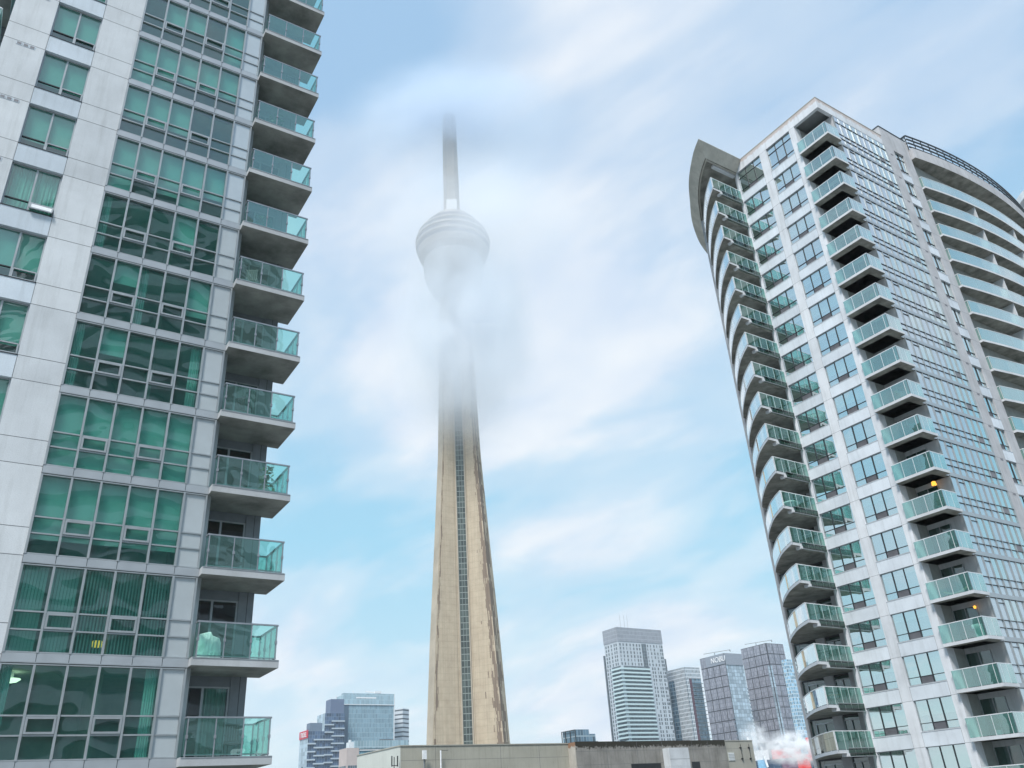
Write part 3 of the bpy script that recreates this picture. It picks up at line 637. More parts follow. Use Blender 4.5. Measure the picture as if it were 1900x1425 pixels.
# curved balconies on the left shoulder
def arc(pts, n):                            # resample a polyline through points with Catmull-Rom
    P = [2 * Vector(pts[0]) - Vector(pts[1])] + [Vector(p) for p in pts] + [2 * Vector(pts[-1]) - Vector(pts[-2])]
    r = []
    for i in range(1, len(P) - 2):
        for j in range(n):
            t = j / n; a, b_, c, d = P[i - 1:i + 3]
            r.append(0.5 * ((2 * b_) + (c - a) * t + (2 * a - 5 * b_ + 4 * c - d) * t * t + (3 * b_ - a - 3 * c + d) * t ** 3))
    r.append(P[-2]); return [tuple(v) for v in r]
LC = arc([(-9.72, -3.95), (-10.75, -3.32), (-12.0, -2.42), (-13.3, -1.28), (-14.75, 0.1), (-15.9, 1.35)], 4)
inset = lambda pts, d: [(x + d * .62, y + d * .78) for x, y in pts]
for k in KR:
    z = hd(k)
    q = MB()
    poly = [(-9.86, 2.3), (-16.0, 2.3)] + LC[::-1] + [(-9.72, -2.8), (-9.86, -2.8)]
    poly = poly[::-1]
    A = sum(poly[i][0] * poly[(i + 1) % len(poly)][1] - poly[(i + 1) % len(poly)][0] * poly[i][1] for i in range(len(poly)))
    if A < 0: poly = poly[::-1]
    q.prism(poly, z, z + .2, 0, 1)
    q.box(-10.15, -9.66, -3.02, -2.8, z - .2, z - .001, 0)
    q.box(-10.1, -9.9, -2.8, 0.0, z - .2, z - .001, 1)
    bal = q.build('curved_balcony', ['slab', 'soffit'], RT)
    zr, z0 = z + 1.36, z + .2
    q = MB()
    for a, c in zip(LC, LC[1:]): q.bar((*a, zr), (*c, zr), .06, .05)
    q.bar((-9.72, -3.95, zr), (-9.72, 0.0, zr), .05, .05); q.bar((-9.72, -2.8, z0 + .1), (-9.72, 0, z0 + .1), .05, .05, 1); q.bar((-9.68, -2.8, z - .2), (-9.68, 0, z - .2), .06, .04, 1)
    for y in (-3.93, -3.0, -2.2, -1.4, -.65, -.03): q.bar((-9.72, y, z0), (-9.72, y, zr), .035)
    for p in LC[::4]: q.bar((p[0] + .05, p[1] + .05, z0), (p[0] + .05, p[1] + .05, zr), .035)
    q.build('railing', ['rail_w', 'alu'], bal)
    q = MB()
    for a, c in zip(LC, LC[1:]): q.quad([(*a, z0 + .03), (*c, z0 + .03), (*c, zr - .03), (*a, zr - .03)])
    q.build('curved_glass', 'glass_rc', bal) if 'glass_rc' in M else q.build('curved_glass', 'glass_rb', bal)
    q = MB()
    for a, c in ((-3.9, -3.02), (-2.98, -2.22), (-2.18, -1.42), (-1.38, -.67), (-.63, -.05)): q.quad([(-9.70, a, z0 + .03), (-9.70, c, z0 + .03), (-9.70, c, zr - .03), (-9.70, a, zr - .03)])
    q.build('glass_panel', 'glass_side' if 'glass_side' in M else 'glass_rb', bal)
    q = MB()
    for j in range(4): q.quad([(-9.69, -2.78 + .7 * j, z - .19), (-9.69, -2.12 + .7 * j, z - .19), (-9.69, -2.12 + .7 * j, z0 + .09), (-9.69, -2.78 + .7 * j, z0 + .09)])
    q.build('glass_fascia', 'beamglass', bal)
for k in KW:                                # wall behind with doors, under each slab
    z = hd(k) + (0.7 if k < 0 else 0); zz0 = hd(k) - 2.6; zt = z
    q = MB(); q.box(-11.95, -11.35, 2.2, 2.7, zz0, zt, 0); q.box(-14.2, -13.35, 2.2, 2.7, zz0, zt, 0); q.box(-16.7, -16.4, 2.1, 2.7, zz0 - .2, zt, 1)
    q.box(-16.4, -9.9, 2.32, 2.7, z - .12, zt, 2)
    for a, c in ((-13.35, -11.95), (-15.88, -14.2)):
        q.box(a, c, 2.28, 2.33, z - .42, z - .34, 3)
        for x in (a + .03, (a + c) / 2, c - .03): q.box(x - .03, x + .03, 2.25, 2.32, zz0, z - .42, 3)
    dr = q.build('balcony_door', ['conc_g', 'slab', 'alu_dark', 'alu'], RT)
    q = MB()
    for a, c in ((-13.35, -11.95), (-15.88, -14.2), (-16.4, -15.9), (-11.3, -9.9)): q.quad([(a, 2.34, zz0), (c, 2.34, zz0), (c, 2.34, z - .12), (a, 2.34, z - .12)])
    q.build('pane', 'glass_dark', dr)
b = MB(); b.box(-16.7, -16.4, 2.1, 40, 0, top0); b.box(-10.2, -9.86, .3, 2.3, 0, top0); b.build('end_wall', 'slab', RT)
# flared canopy
OUT = arc([(-8.85, -5.58), (-10.44, -4.71), (-12.56, -3.17), (-14.10, -1.84), (-15.94, .08), (-18.0, 2.3), (-19.75, 4.7), (-20.75, 6.4), (-21.7, 8.5), (-22.6, 11.0)], 3)
INN = arc([(-9.65, -4.18), (-11.2, -3.26), (-12.73, -2.08), (-14.24, -.67), (-15.75, 1.0), (-17.2, 2.75), (-18.5, 4.5), (-19.3, 6.0), (-20.2, 8.0), (-21.0, 10.4)], 3)
zi, zo = CZ + 53.62, CZ + 54.70
q = MB()
for (a, c), (d, e) in zip(zip(OUT, OUT[1:]), zip(INN, INN[1:])):
    q.quad([(*d, zi), (*a, zo), (*c, zo), (*e, zi)], 0)
    q.quad([(*a, zo), (*a, zo + .07), (*c, zo + .07), (*c, zo)], 2)
q.quad([(*INN[0], zi), (-9.62, -0.02, zi), (-8.83, -0.02, zo), (*OUT[0], zo)], 0)
q.quad([(*OUT[0], zo), (-8.83, -0.02, zo), (-8.83, -0.02, zo + .07), (*OUT[0], zo + .07)], 2)
q.quad([(x, y, zi + .02) for x, y in INN] + [(-16.4, 12, zi + .02), (-9.6, 12, zi + .02), (-9.62, -.02, zi + .02)], 1)
q.quad([(x, y, zo + .06) for x, y in OUT][::-1] + [(-8.83, -.02, zo + .06), (-8.83, 0.35, zo + .06), (-9.9, 0.35, zo + .06), (-9.9, 12, zo + .06)], 0)
for a, c in zip(INN, INN[1:]): q.bar((a[0] + .12, a[1] + .1, zi - .04), (c[0] + .12, c[1] + .1, zi - .04), .1, .1, 0)
q.bar((-9.78, -4.0, zi - .05), (-9.78, 0, zi - .05), .10, .10, 0)
q.box(-10.2, -9.9, -2.9, 0.0, zi - .28, zi, 3)
q.build('canopy', ['conc_p', 'soffit', 'rail_w', 'slab'], RT)

# long curved balconies of the side face
Rr, yc = 64.0, 24.2
cx = lambda y, d=0.0: 1.13 + d - ((y - yc) ** 2) / (2 * Rr) - (y - yc) ** 4 / (8 * Rr ** 3)
YS = [13.87 + 1.1 * j for j in range(0, 30)]
def strip(mb, d0, d1, z0, z1, m=0, mb_=None, ys=YS):
    for a, c in zip(ys, ys[1:]):
        p, q_, r_, s_ = (cx(a, d1), a), (cx(c, d1), c), (cx(c, d0), c), (cx(a, d0), a)
        mb.quad([(*p, z0), (*q_, z0), (*q_, z1), (*p, z1)], m)
        mb.quad([(*s_, z0), (*r_, z0), (*q_, z0), (*p, z0)], m if mb_ is None else mb_)
        mb.quad([(*s_, z1), (*p, z1), (*q_, z1), (*r_, z1)], m)
        mb.quad([(*s_, z0), (*s_, z1), (*r_, z1), (*r_, z0)], m)
    for y in (ys[0], ys[-1]): mb.quad([(cx(y, d0), y, z0), (cx(y, d1), y, z0), (cx(y, d1), y, z1), (cx(y, d0), y, z1)], m)
for k in KR:
    z = hd(k); zr, z0 = z + 1.36, z + .2
    q = MB(); strip(q, -2.3, 0, z, z + .2, 0, 1); bal = q.build('long_balcony', ['slab', 'soffit'], RT)
    q = MB()
    for a, c in zip(YS, YS[1:]): q.bar((cx(a, -.05), a, zr), (cx(c, -.05), c, zr), .055, .045)
    q.bar((-.0, YS[0], zr), (cx(YS[0], -.05), YS[0], zr), .055, .045)
    for j in range(0, len(YS), 2): q.bar((cx(YS[j], -.09), YS[j], z0), (cx(YS[j], -.09), YS[j], zr), .03)
    q.build('railing', 'rail_w', bal)
    q = MB()
    for a, c in zip(YS, YS[1:]):
        e = random.uniform(-.004, .004)
        q.quad([(cx(a, -.04), a, z0 + .02), (cx(c, -.04), c, z0 + .02), (cx(c, -.04) + e, c, zr - .02), (cx(a, -.04) + e, a, zr - .02)])
    q.quad([(0, YS[0] - .005, z0 + .02), (cx(YS[0], -.04), YS[0] - .005, z0 + .02), (cx(YS[0], -.04), YS[0] - .005, zr - .02), (0, YS[0] - .005, zr - .02)])
    q.build('curved_glass', 'glass_rb', bal)
    for y in (20.95, 28.1, 35.3, 42.3):
        q = MB(); q.box(cx(y, -2.2), cx(y, -.12), y - .06, y + .06, z0 - 2.8 + 0.002, z - .002); q.build('divider', 'slab', bal)
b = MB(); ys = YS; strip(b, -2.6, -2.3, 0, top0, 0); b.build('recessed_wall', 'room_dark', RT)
q = MB(); strip(q, -2.5, 0.10, CZ + 53.72, CZ + 54.93, 0, 1); q.build('curved_parapet', ['conc_g', 'soffit'], RT)
q = MB()
for zz in (55.25, 55.76, 56.24, 56.68):
    for a, c in zip(YS, YS[1:]): q.bar((cx(a, -.1), a, CZ + zz), (cx(c, -.1), c, CZ + zz), .10, .13)
for y in YS: q.bar((cx(y, -.2), y, CZ + 54.9), (cx(y, -.2), y, CZ + 56.7), .06)
q.bar((cx(YS[0], -.1), YS[0], CZ + 56.68), (-3, YS[0], CZ + 56.68), .1, .13)
q.build('roof_louvre', 'alu_dark', RT)
q = MB(); q.box(-.9, cx(YS[0], -.2), YS[0] + .05, YS[0] + .09, CZ + 55.0, CZ + 56.6); q.build('roof_screen', 'rail_w', RT)

# things on the balconies of the right tower
def bicycle(loc, rz):
    o = thing('bicycle', 'dark bicycle parked on a curved balcony near the bottom of the right tower', 'bicycle', loc, rz)
    for x in (-.5, .5):
        q = MB()
        for j in range(24):
            t0, t1 = 2 * math.pi * j / 24, 2 * math.pi * (j + 1) / 24
            q.bar((x + .33 * math.cos(t0), 0, .34 + .33 * math.sin(t0)), (x + .33 * math.cos(t1), 0, .34 + .33 * math.sin(t1)), .035)
            if j % 3 == 0: q.bar((x, 0, .34), (x + .32 * math.cos(t0), 0, .34 + .32 * math.sin(t0)), .008)
        q.build('wheel', 'black', o)
    q = MB()
    for a, c in (((-.5, .34), (-.18, .78)), ((-.5, .34), (-.08, .32)), ((-.18, .85), (-.08, .32)), ((-.08, .32), (.36, .78)), ((-.17, .74), (.34, .84)), ((.34, .95), (.5, .34))): q.bar((a[0], 0, a[1]), (c[0], 0, c[1]), .035)
    q.build('frame', 'alu_dark', o)
    q = MB(); q.bar((.34, -.28, .98), (.34, .28, .98), .03); q.build('handlebar', 'black', o)
    q = MB(); q.box(-.30, -.06, -.07, .07, .86, .91); q.build('saddle', 'black', o)
    q = MB(); q.tube((-.08, -.03, .32), (-.08, .03, .32), .09); q.bar((-.08, .06, .32), (.02, .06, .18), .02); q.bar((-.08, -.06, .32), (-.18, -.06, .46), .02); q.build('pedals', 'black', o)
bicycle(rtp(-10.3, -2.4, hd(15) + .2), RZR + rad(80))
def table(loc, rz, label):
    o = thing('folding_table', label, 'table', loc, rz)
    q = MB(); q.box(-.45, .45, -.3, .3, .70, .73); q.build('table_top', 'brown', o)
    for sx in (-.3, .3):
        for sy in (-.25, .25): q = MB(); q.bar((sx, sy, 0), (-sx * .6, sy, .70), .03); q.build('leg', 'black', o)
table(rtp(-10.4, -2.2, hd(16) + .2), RZR + 1.5, 'dark folding table on the curved balcony below the bicycle, right tower')
patio_chair(rtp(-.5, .6, hd(13) + .2), RZR + 2.5, 'dark patio chair one balcony above the rolled hammock, right tower', 'black')
patio_chair(rtp(-10.3, -1.2, hd(14) + .2), RZR + 1.2, 'black patio chair on a curved balcony above the bicycle, right tower', 'black')
patio_chair(rtp(-10.4, -2.4, hd(12) + .2), RZR + 0.7, 'black patio chair on a curved balcony just below a white parasol, right tower', 'black')
q = MB()
for j in range(20):
    t0, t1 = j / 20, (j + 1) / 20
    q.bar((-.8 + 1.6 * t0, .04 * math.sin(j), .35 - .9 * t0 * (1 - t0)), (-.8 + 1.6 * t1, .04 * math.sin(j + 1), .35 - .9 * t1 * (1 - t1)), .16, .08)
o = q.build('hammock', simple('beige_cloth', (0.72, 0.52, 0.38), 0.8)); o.location = rtp(-1.0, .1, hd(14) + .22); o.rotation_euler = (0, 0, RZR)
tag(o, 'rolled beige hammock lying behind the glass of a square corner balcony on the right tower', 'hammock')
o = thing('parasol', 'white parasol lying folded open on a curved balcony of the right tower', 'parasol', rtp(-10.6, -2.0, hd(11) + .2), RZR)
q = MB(); q.lathe([(.85, .62), (.5, .80), (.02, .92)], 8); q.build('canopy', 'white', o); q = MB(); q.tube((0, 0, 0), (0, 0, .95), .02); q.build('pole', 'alu', o)
for nm, lab, x, y, z, mt in (('floor_lamp', 'lit amber floor lamp on a lower corner balcony of the right tower', -1.0, 1.5, hd(11) - 2.6 + 1.0, 'lampwarm'),
                             ('wall_lamp', 'amber wall light over a door just above the black armchair, right tower', -1.0, 1.75, hd(14) - 1.3, 'lampwarm')):
    o = thing(nm, lab, 'lamp', rtp(x, y, z), RZR)
    q = MB(); q.lathe([(.17, 1.2), (.13, 1.45)] if nm == 'floor_lamp' else [(.05, .75), (.10, .9), (.02, .95)], 16); q.build('lamp_shade', mt, o)
    q = MB(); q.lathe([(.15, 0), (.15, .03), (.012, .04), (.012, 1.2)] if nm == 'floor_lamp' else [(.02, .70), (.02, .75)], 12); q.build('lamp_stand', 'black', o)
ORD = ['topmost', 'second', 'third', 'fourth', 'fifth', 'sixth', 'seventh', 'eighth', 'ninth', 'tenth', 'eleventh', 'twelfth', 'thirteenth', 'fourteenth', 'fifteenth', 'sixteenth', 'seventeenth', 'eighteenth']
leafm = simple('dark_leaf', (0.05, 0.11, 0.04), 0.7, var=0.4, scale=9)
def potted(loc, label, h=.9):
    o = thing('potted_plant', label, 'plant', loc, random.random() * 3)
    q = MB(); q.lathe([(.12, 0), (.17, .30), (.15, .30), (.01, .27)], 14); q.build('pot', 'conc_g', o)
    q = MB()
    for j in range(70):
        a, b_, rr = random.random() * 6.28, random.random(), random.random()
        c = Vector((math.cos(a) * .30 * rr, math.sin(a) * .30 * rr, .30 + (h - .3) * b_)); d = Vector((random.uniform(-1, 1), random.uniform(-1, 1), random.uniform(-.2, 1))).normalized() * .13; e = d.cross(Vector((random.random(), 1, random.random()))).normalized() * .045
        q.quad([c - d, c + e, c + d, c - e])
    q.build('foliage', leafm, o)
for k, kind in ((1, 'p'), (3, 'c'), (6, 'p'), (8, 'c'), (9, 'p'), (10, 'c'), (12, 'p'), (16, 'c'), (17, 'p')):
    lab = '%s on the %s square corner balcony from the top, right tower' % ('leafy potted plant' if kind == 'p' else 'black slatted patio chair', ORD[k] if k else 'topmost')
    if kind == 'p': potted(rtp(random.uniform(-2.2, -.3), random.uniform(.0, .5), hd(k) + .2), lab)
    else: patio_chair(rtp(random.uniform(-1.9, -.6), .3, hd(k) + .2), RZR + random.uniform(0, 6), lab)
for k, kind in ((2, 'p'), (5, 'c'), (7, 'p'), (9, 'c'), (10, 'p'), (13, 'p')):
    lab = '%s on the %s curved balcony from the top, right tower' % ('leafy potted plant' if kind == 'p' else 'black patio chair', ORD[k])
    if kind == 'p': potted(rtp(-10.2, random.uniform(-3.2, -.8), hd(k) + .2), lab)
    else: patio_chair(rtp(-10.5, random.uniform(-3, -1), hd(k) + .2), RZR + random.uniform(0, 6), lab)
for i_, kind, y_ in ((0, 'c', .4), (1, 'p', .2), (3, 'p', .5), (4, 'c', .4), (7, 'p', .3), (8, 'c', .5)):
    lab = '%s on the left tower, %s corner balcony up from the cloth cover' % ('leafy potted plant' if kind == 'p' else 'black slatted chair', ORD[8 - i_] if 8 - i_ > 0 else 'first')
    if kind == 'p': potted((*lt(random.uniform(.6, 2.1), y_, 0)[:2], zb(i_) + .24), lab.replace('topmost', 'first'), 1.1)
    else: patio_chair((*lt(random.uniform(.8, 2.0), y_, 0)[:2], zb(i_) + .24), RZL + random.uniform(1.5, 3.5), lab)
armch = thing('armchair', 'black padded armchair on the lowest corner balcony but two of the right tower', 'armchair', rtp(-.9, .5, hd(14) + .2 - 2.8), RZR + 2.8)
q = MB(); q.box(-.32, .32, -.3, .28, .22, .42); q.build('seat', 'black', armch); q = MB(); q.box(-.32, .32, .28, .42, .22, .85); q.build('backrest', 'black', armch)
for s2 in (-1, 1): q = MB(); q.box(.33 * s2, .43 * s2, -.3, .42, 0.02, .58); q.build('armrest', 'black', armch)
o = thing('storage_cabinet', 'white storage cabinet on a corner balcony near the bottom right of the right tower', 'cabinet', rtp(-.5, .3, hd(15) + .2), RZR)
q = MB(); q.box(-.25, .25, -.2, .2, .03, .85); q.build('carcass', 'white', o)
for s2 in (-1, 1): q = MB(); q.box(.01 * s2, .24 * s2, -.215, -.201, .05, .82); q.build('door', 'white', o)

# ================================================================== BROADCAST TOWER
CN = thing('observation_tower', 'very tall tan concrete observation tower, its round pod and mast fading into cloud', 'tower', (-30.55, 406.8, 0), rad(-4.4 * -1))
mt, nt = newmat('board_marked_concrete'); t = N(nt, 'ShaderNodeTexCoord'); s = N(nt, 'ShaderNodeSeparateXYZ'); L(nt, t.outputs['UV'], s.inputs[0])
nz = N(nt, 'ShaderNodeTexNoise', i_Scale=0.25, i_Detail=6.0, i_Roughness=0.6); L(nt, t.outputs['Object'], nz.inputs['Vector'])
mpv = N(nt, 'ShaderNodeMapping'); mpv.inputs['Scale'].default_value = (1.2, 1.2, 0.02); L(nt, t.outputs['Object'], mpv.inputs[0])
nv = N(nt, 'ShaderNodeTexNoise', i_Scale=1.3, i_Detail=5.0, i_Roughness=0.6); L(nt, mpv.outputs[0], nv.inputs['Vector'])
cc = ramp(nt, nz.outputs[0], [(0.3, (0.43, 0.35, 0.26)), (0.7, (0.52, 0.44, 0.33))])
cc = mixc(nt, 0.5, cc, ramp(nt, nv.outputs[0], [(0.35, (0.72, 0.72, 0.72)), (0.65, (1.06, 1.05, 1.02))]), 'MULTIPLY')
lift = math_(nt, 'LESS_THAN', math_(nt, 'FRACT', math_(nt, 'DIVIDE', s.outputs[1], 2.9)), 0.07)
cc = mixc(nt, math_(nt, 'MULTIPLY', lift, 0.25), cc, (0.2, 0.17, 0.13))
for u_ in (0.07, 0.90):
    cc = mixc(nt, math_(nt, 'MULTIPLY', math_(nt, 'LESS_THAN', math_(nt, 'ABSOLUTE', math_(nt, 'SUBTRACT', s.outputs[0], u_)), 0.010), 0.55), cc, (0.2, 0.16, 0.12))
# blocky weather stains near the outer edges (u is 0 at the core, 1 at the wing tip)
cb = N(nt, 'ShaderNodeCombineXYZ'); L(nt, math_(nt, 'MULTIPLY', math_(nt, 'FLOOR', math_(nt, 'MULTIPLY', s.outputs[0], 26.0)), 0.55), cb.inputs[0]); L(nt, math_(nt, 'MULTIPLY', math_(nt, 'FLOOR', math_(nt, 'DIVIDE', s.outputs[1], 1.45)), 0.13), cb.inputs[1])
bn = N(nt, 'ShaderNodeTexNoise', i_Scale=1.0, i_Detail=2.0, i_Roughness=0.7); L(nt, cb.outputs[0], bn.inputs['Vector'])
edge = math_(nt, 'SUBTRACT', 1.0, math_(nt, 'MULTIPLY', math_(nt, 'ABSOLUTE', math_(nt, 'SUBTRACT', s.outputs[0], 0.90)), 9.0), clamp=True)
stn = math_(nt, 'GREATER_THAN', math_(nt, 'ADD', math_(nt, 'MULTIPLY', edge, 0.28), math_(nt, 'MULTIPLY', bn.outputs[0], 0.8)), 0.60)
cc = mixc(nt, math_(nt, 'MULTIPLY', stn, 0.75), cc, (0.13, 0.09, 0.07))
pb = N(nt, 'ShaderNodeBsdfPrincipled', i_Roughness=0.9); L(nt, cc, pb.inputs['Base Color']); out(nt, pb.outputs[0]); M['cn'] = mt
mt = mt.copy(); mt.name = 'stained_board_concrete'; M['cn_stain'] = mt
for n_ in mt.node_tree.nodes:
    if n_.type == 'MATH' and n_.operation == 'MULTIPLY' and abs(n_.inputs[1].default_value - 9.0) < 1e-6: n_.inputs[1].default_value = 4.2
    if n_.type == 'MATH' and n_.operation == 'GREATER_THAN': n_.inputs[1].default_value = 0.56
M['cn_plain'] = concrete('tower_edge_concrete', (0.46, 0.40, 0.32), var=0.1, streak=0.5, scale=0.1, bump=0)
M['cn_strip'] = grid_mat('elevator_strip_glass', (0.06, 0.075, 0.068), (0.20, 0.23, 0.215), 1.42, 2.9, 0.16, 0.34, rough=0.15, var=0.5)
HW = [(0, 27, 7), (30, 21, 6.3), (54.7, 18.6, 6.1), (97.4, 16.7, 5.8), (150, 13.7, 5.3), (195, 11.3, 5.0), (244, 10.0, 4.8), (294, 8.8, 4.6), (335, 8.2, 4.5)]
def cn_rings():
    res = []
    for z, hw, d in HW:
        wt_ = 6.0 * (hw / 18.6) ** 0.35; R_ = (hw - wt_ / 4) / 0.866; ring = []
        for k in range(3):
            th = rad(90 + 120 * k)          # wings: one away from the camera (+y), two towards it
            dx, dy = math.cos(th), math.sin(th); px, py = -dy, dx
            ra = math.sqrt(d * d + 2.75 ** 2); al = rad(60) - math.atan2(2.75, d)
            for sgn, r_, o_ in ((-1, None, None), (-1, R_, 1), (1, R_, 1), (1, None, None)):
                if r_ is None: ring.append((ra * math.cos(th + sgn * al), ra * math.sin(th + sgn * al), z))
                else: ring.append((dx * r_ + px * sgn * wt_ / 2, dy * r_ + py * sgn * wt_ / 2, z))
        res.append(ring)
    return res
RG = cn_rings(); q = MB()
for a, c in zip(RG, RG[1:]):
    for j in range(12):
        j2 = (j + 1) % 12; pts = [a[j], a[j2], c[j2], c[j]]; kind = j % 4
        z0, z1 = a[0][2], c[0][2]
        if kind == 0: q.quad(pts, 2 if j == 8 else 0, [(0, z0), (1, z0), (1, z1), (0, z1)])
        elif kind == 2: q.quad(pts, 0, [(1, z0), (0, z0), (0, z1), (1, z1)])
        elif kind == 1: q.quad(pts, 2 if j == 9 else 1, [(0.86, z0), (1.1, z0), (1.1, z1), (.86, z1)])
        else: q.quad(pts, 1, [(0, z0), (.2, z0), (.2, z1), (0, z1)])
q.build('shaft', ['cn', 'cn_plain', 'cn_stain'], CN)
for k in range(3):                          # glazed strip on each core face, with a raised rib either side
    q = MB(); r = MB()
    for (z0, _, d0), (z1, _, d1) in zip(HW, HW[1:]):
        th = rad(150 + 120 * k); nx, ny = math.cos(th), math.sin(th); tx, ty = -ny, nx
        P = lambda o_, d_, z_: (nx * d_ + tx * o_, ny * d_ + ty * o_, z_)
        q.quad([P(-2.05, d0 + .06, z0), P(2.05, d0 + .06, z0), P(2.05, d1 + .06, z1), P(-2.05, d1 + .06, z1)], 0, [(0, z0), (4.26, z0), (4.26, z1), (0, z1)])
        for s2 in (-1, 1):
            a, b_ = (-2.62, -2.08) if s2 < 0 else (2.08, 2.62)
            r.quad([P(a, d0 + .5, z0), P(b_, d0 + .5, z0), P(b_, d1 + .5, z1), P(a, d1 + .5, z1)])
            for e in (a, b_): r.quad([P(e, d0, z0), P(e, d0 + .5, z0), P(e, d1 + .5, z1), P(e, d1, z1)])
    q.build('elevator_glass', 'cn_strip', CN); r.build('rib', 'cn_plain', CN)
q = MB()
q.lathe([(7.5, 294), (12.5, 300), (15.8, 306), (17.6, 313), (18.0, 319), (17.4, 323)], 64); q.build('radome', simple('white_radome', (0.36, 0.36, 0.35), 0.6), CN, True)
q = MB()
q.lathe([(16.8, 323, 0), (20.3, 326, 0), (21.4, 329, 0), (21.6, 330, 1), (21.9, 332.4, 0), (22.5, 333, 0), (22.5, 334.2, 1), (22.0, 336.5, 0), (22.8, 337, 0), (22.6, 338.3, 1), (21.2, 341.0, 0), (21.6, 341.6, 0), (20.6, 343.4, 2),
         (18.0, 345.0, 1), (17.2, 348, 0), (16.0, 349.8, 0), (12.6, 351.5, 0), (12.3, 354.0, 0), (9.2, 355.2, 0), (9.0, 356.8, 0), (5.0, 357.0, 0)], 72)
q.build('pod', [simple('pod_metal', (0.34, 0.31, 0.28), 0.5, 0.1), simple('pod_glass', (0.09, 0.09, 0.10), 0.2), simple('pod_red_band', (0.40, 0.22, 0.2), 0.6)], CN)
q = MB(); q.lathe([(5.6, 356), (5.0, 366), (4.8, 400), (4.4, 443), (0.1, 443.2)], 6); q.build('mast', concrete('mast_concrete', (0.33, 0.29, 0.24), streak=0.5, bump=0), CN)
q = MB(); q.box(-3.2, 3.2, -6.4, -4.0, 357, 366.5); q.build('equipment_box', simple('pale_box', (0.6, 0.6, 0.6), 0.6), CN)

# ================================================================== FAR CITY
GR = rad(33.9)
def far(name, label, cat, C, ztop_, R_, Lf, walls, group=None, rz=GR):
    o = thing(name, label, cat, (C[0], C[1], 0), rz, group)
    b = MB(); zt = CZ + ztop_
    b.wall((0, Lf), (0, 0), 0, zt, 0); b.wall((0, 0), (R_, 0), 0, zt, 1, 100.0); b.wall((R_, 0), (R_, Lf), 0, zt, 0); b.wall((R_, Lf), (0, Lf), 0, zt, 1)
    b.build('facade', walls, o)
    b = MB(); b.box(0.1, R_ - .1, .1, Lf - .1, zt - .5, zt - .01); b.build('roof', 'roof', o)
    return o, zt
# pale balcony tower (front right of the mast)
M['f1'] = concrete('far_pale_precast', (0.52, 0.57, 0.62), var=0.05, streak=0.1, scale=0.08, bump=0)
M['fcap'] = grid_mat('far_mesh_screen', (0.22, 0.24, 0.28), (0.42, 0.45, 0.49), 1.1, 3.2, 0.35, 0.3, rough=0.6, var=0.2)
M['fwin'] = grid_mat('far_window_glass', (0.085, 0.11, 0.13), (0.35, 0.38, 0.41), 0.95, 2.4, 0.12, 0.1, rough=0.2, var=0.6)
o, zt = far('high_rise', 'tallest pale high rise, with a grey mesh crown and stacked white balconies', 'high rise', (73.5, 706.4), 135, 48.7, 18.6, ['f1', 'f1'])
b = MB(); b.wall((-.25, 18.9), (-.25, -.25), zt - 11, zt + .4, 0); b.wall((-.25, -.25), (49, -.25), zt - 11, zt + .4, 0, 50); b.wall((49, -.25), (49, 18.9), zt - 11, zt + .4); b.build('mesh_crown', 'fcap', o)
wins = []
FL = 3.05
rows = [zt - 14.6 - FL * r for r in range(46)]
for r, z in enumerate(rows):
    if z < 10: break
    if r < 6:
        xs = [1.2, 4.5, 8.2, 12, 15.5, 19, 22.0, 25.2, 31, 34.5, 38, 41.5, 45, 46.8]
    else: xs = [33.5, 36, 39.8, 42, 45.2, 47]
    for j, x in enumerate(xs):
        if random.random() < .93: wins.append(('x', x, x + (1.4 if random.random() < .7 else .8), z))
    for y in ([2.0, 4.6, 8.5, 12.5, 15.6] if r < 6 else [13.0, 16.2]): wins.append(('y', y, y + 1.5, z))
def win_quad(mb, t_, a, c, z, h=2.1):
    if t_ == 'x': mb.wall((a, -.06), (c, -.06), z, z + h, 0, a)
    else: mb.wall((-.06, c), (-.06, a), z, z + h, 0, a)
rest = MB()
for n_, (t_, a, c, z) in enumerate(wins):
    if n_ < 98: q = MB(); win_quad(q, t_, a, c, z); q.build('window', 'fwin', o)
    else: win_quad(rest, t_, a, c, z)
tag(rest.build('windows', 'fwin', o), kind='stuff')
q = MB(); q.wall((25, -.08), (30, -.08), 20, zt - 12, 0, 3); q.build('loggia_stack', 'fwin', o)
q = MB()
for r in range(6, 44):
    z = rows[r] - .5
    if z < 6: break
    q.wall((3, -.1), (31, -.1), z + 1.0, z + FL - .1, 0, 1); q.wall((-.1, 11.5), (-.1, 0), z + 1.0, z + FL - .1, 0, 1)
q.build('glazing', 'fwin', o)
slabm = simple('far_balcony_glass', (0.55, 0.68, 0.70), 0.3)
for r in range(6, 44):
    z = rows[r] - .5
    if z < 6: break
    q = MB(); q.box(-1.5, 30, -1.6, -.1, z, z + 1.25); q.box(-1.5, -.1, -.1, 11.5, z, z + 1.25); q.build('balcony', slabm, o)
q = MB()
for x in (9, 13.5, 17): q.bar((x, 5, zt), (x, 5, zt + 12), .16)
q.build('antenna', 'alu', o)
# slab behind
far('high_rise', 'dark slab block showing on both sides just behind the tallest pale high rise', 'high rise', (64.2, 744.0), 119, 71, 1.5, ['fwin', 'fwin'])
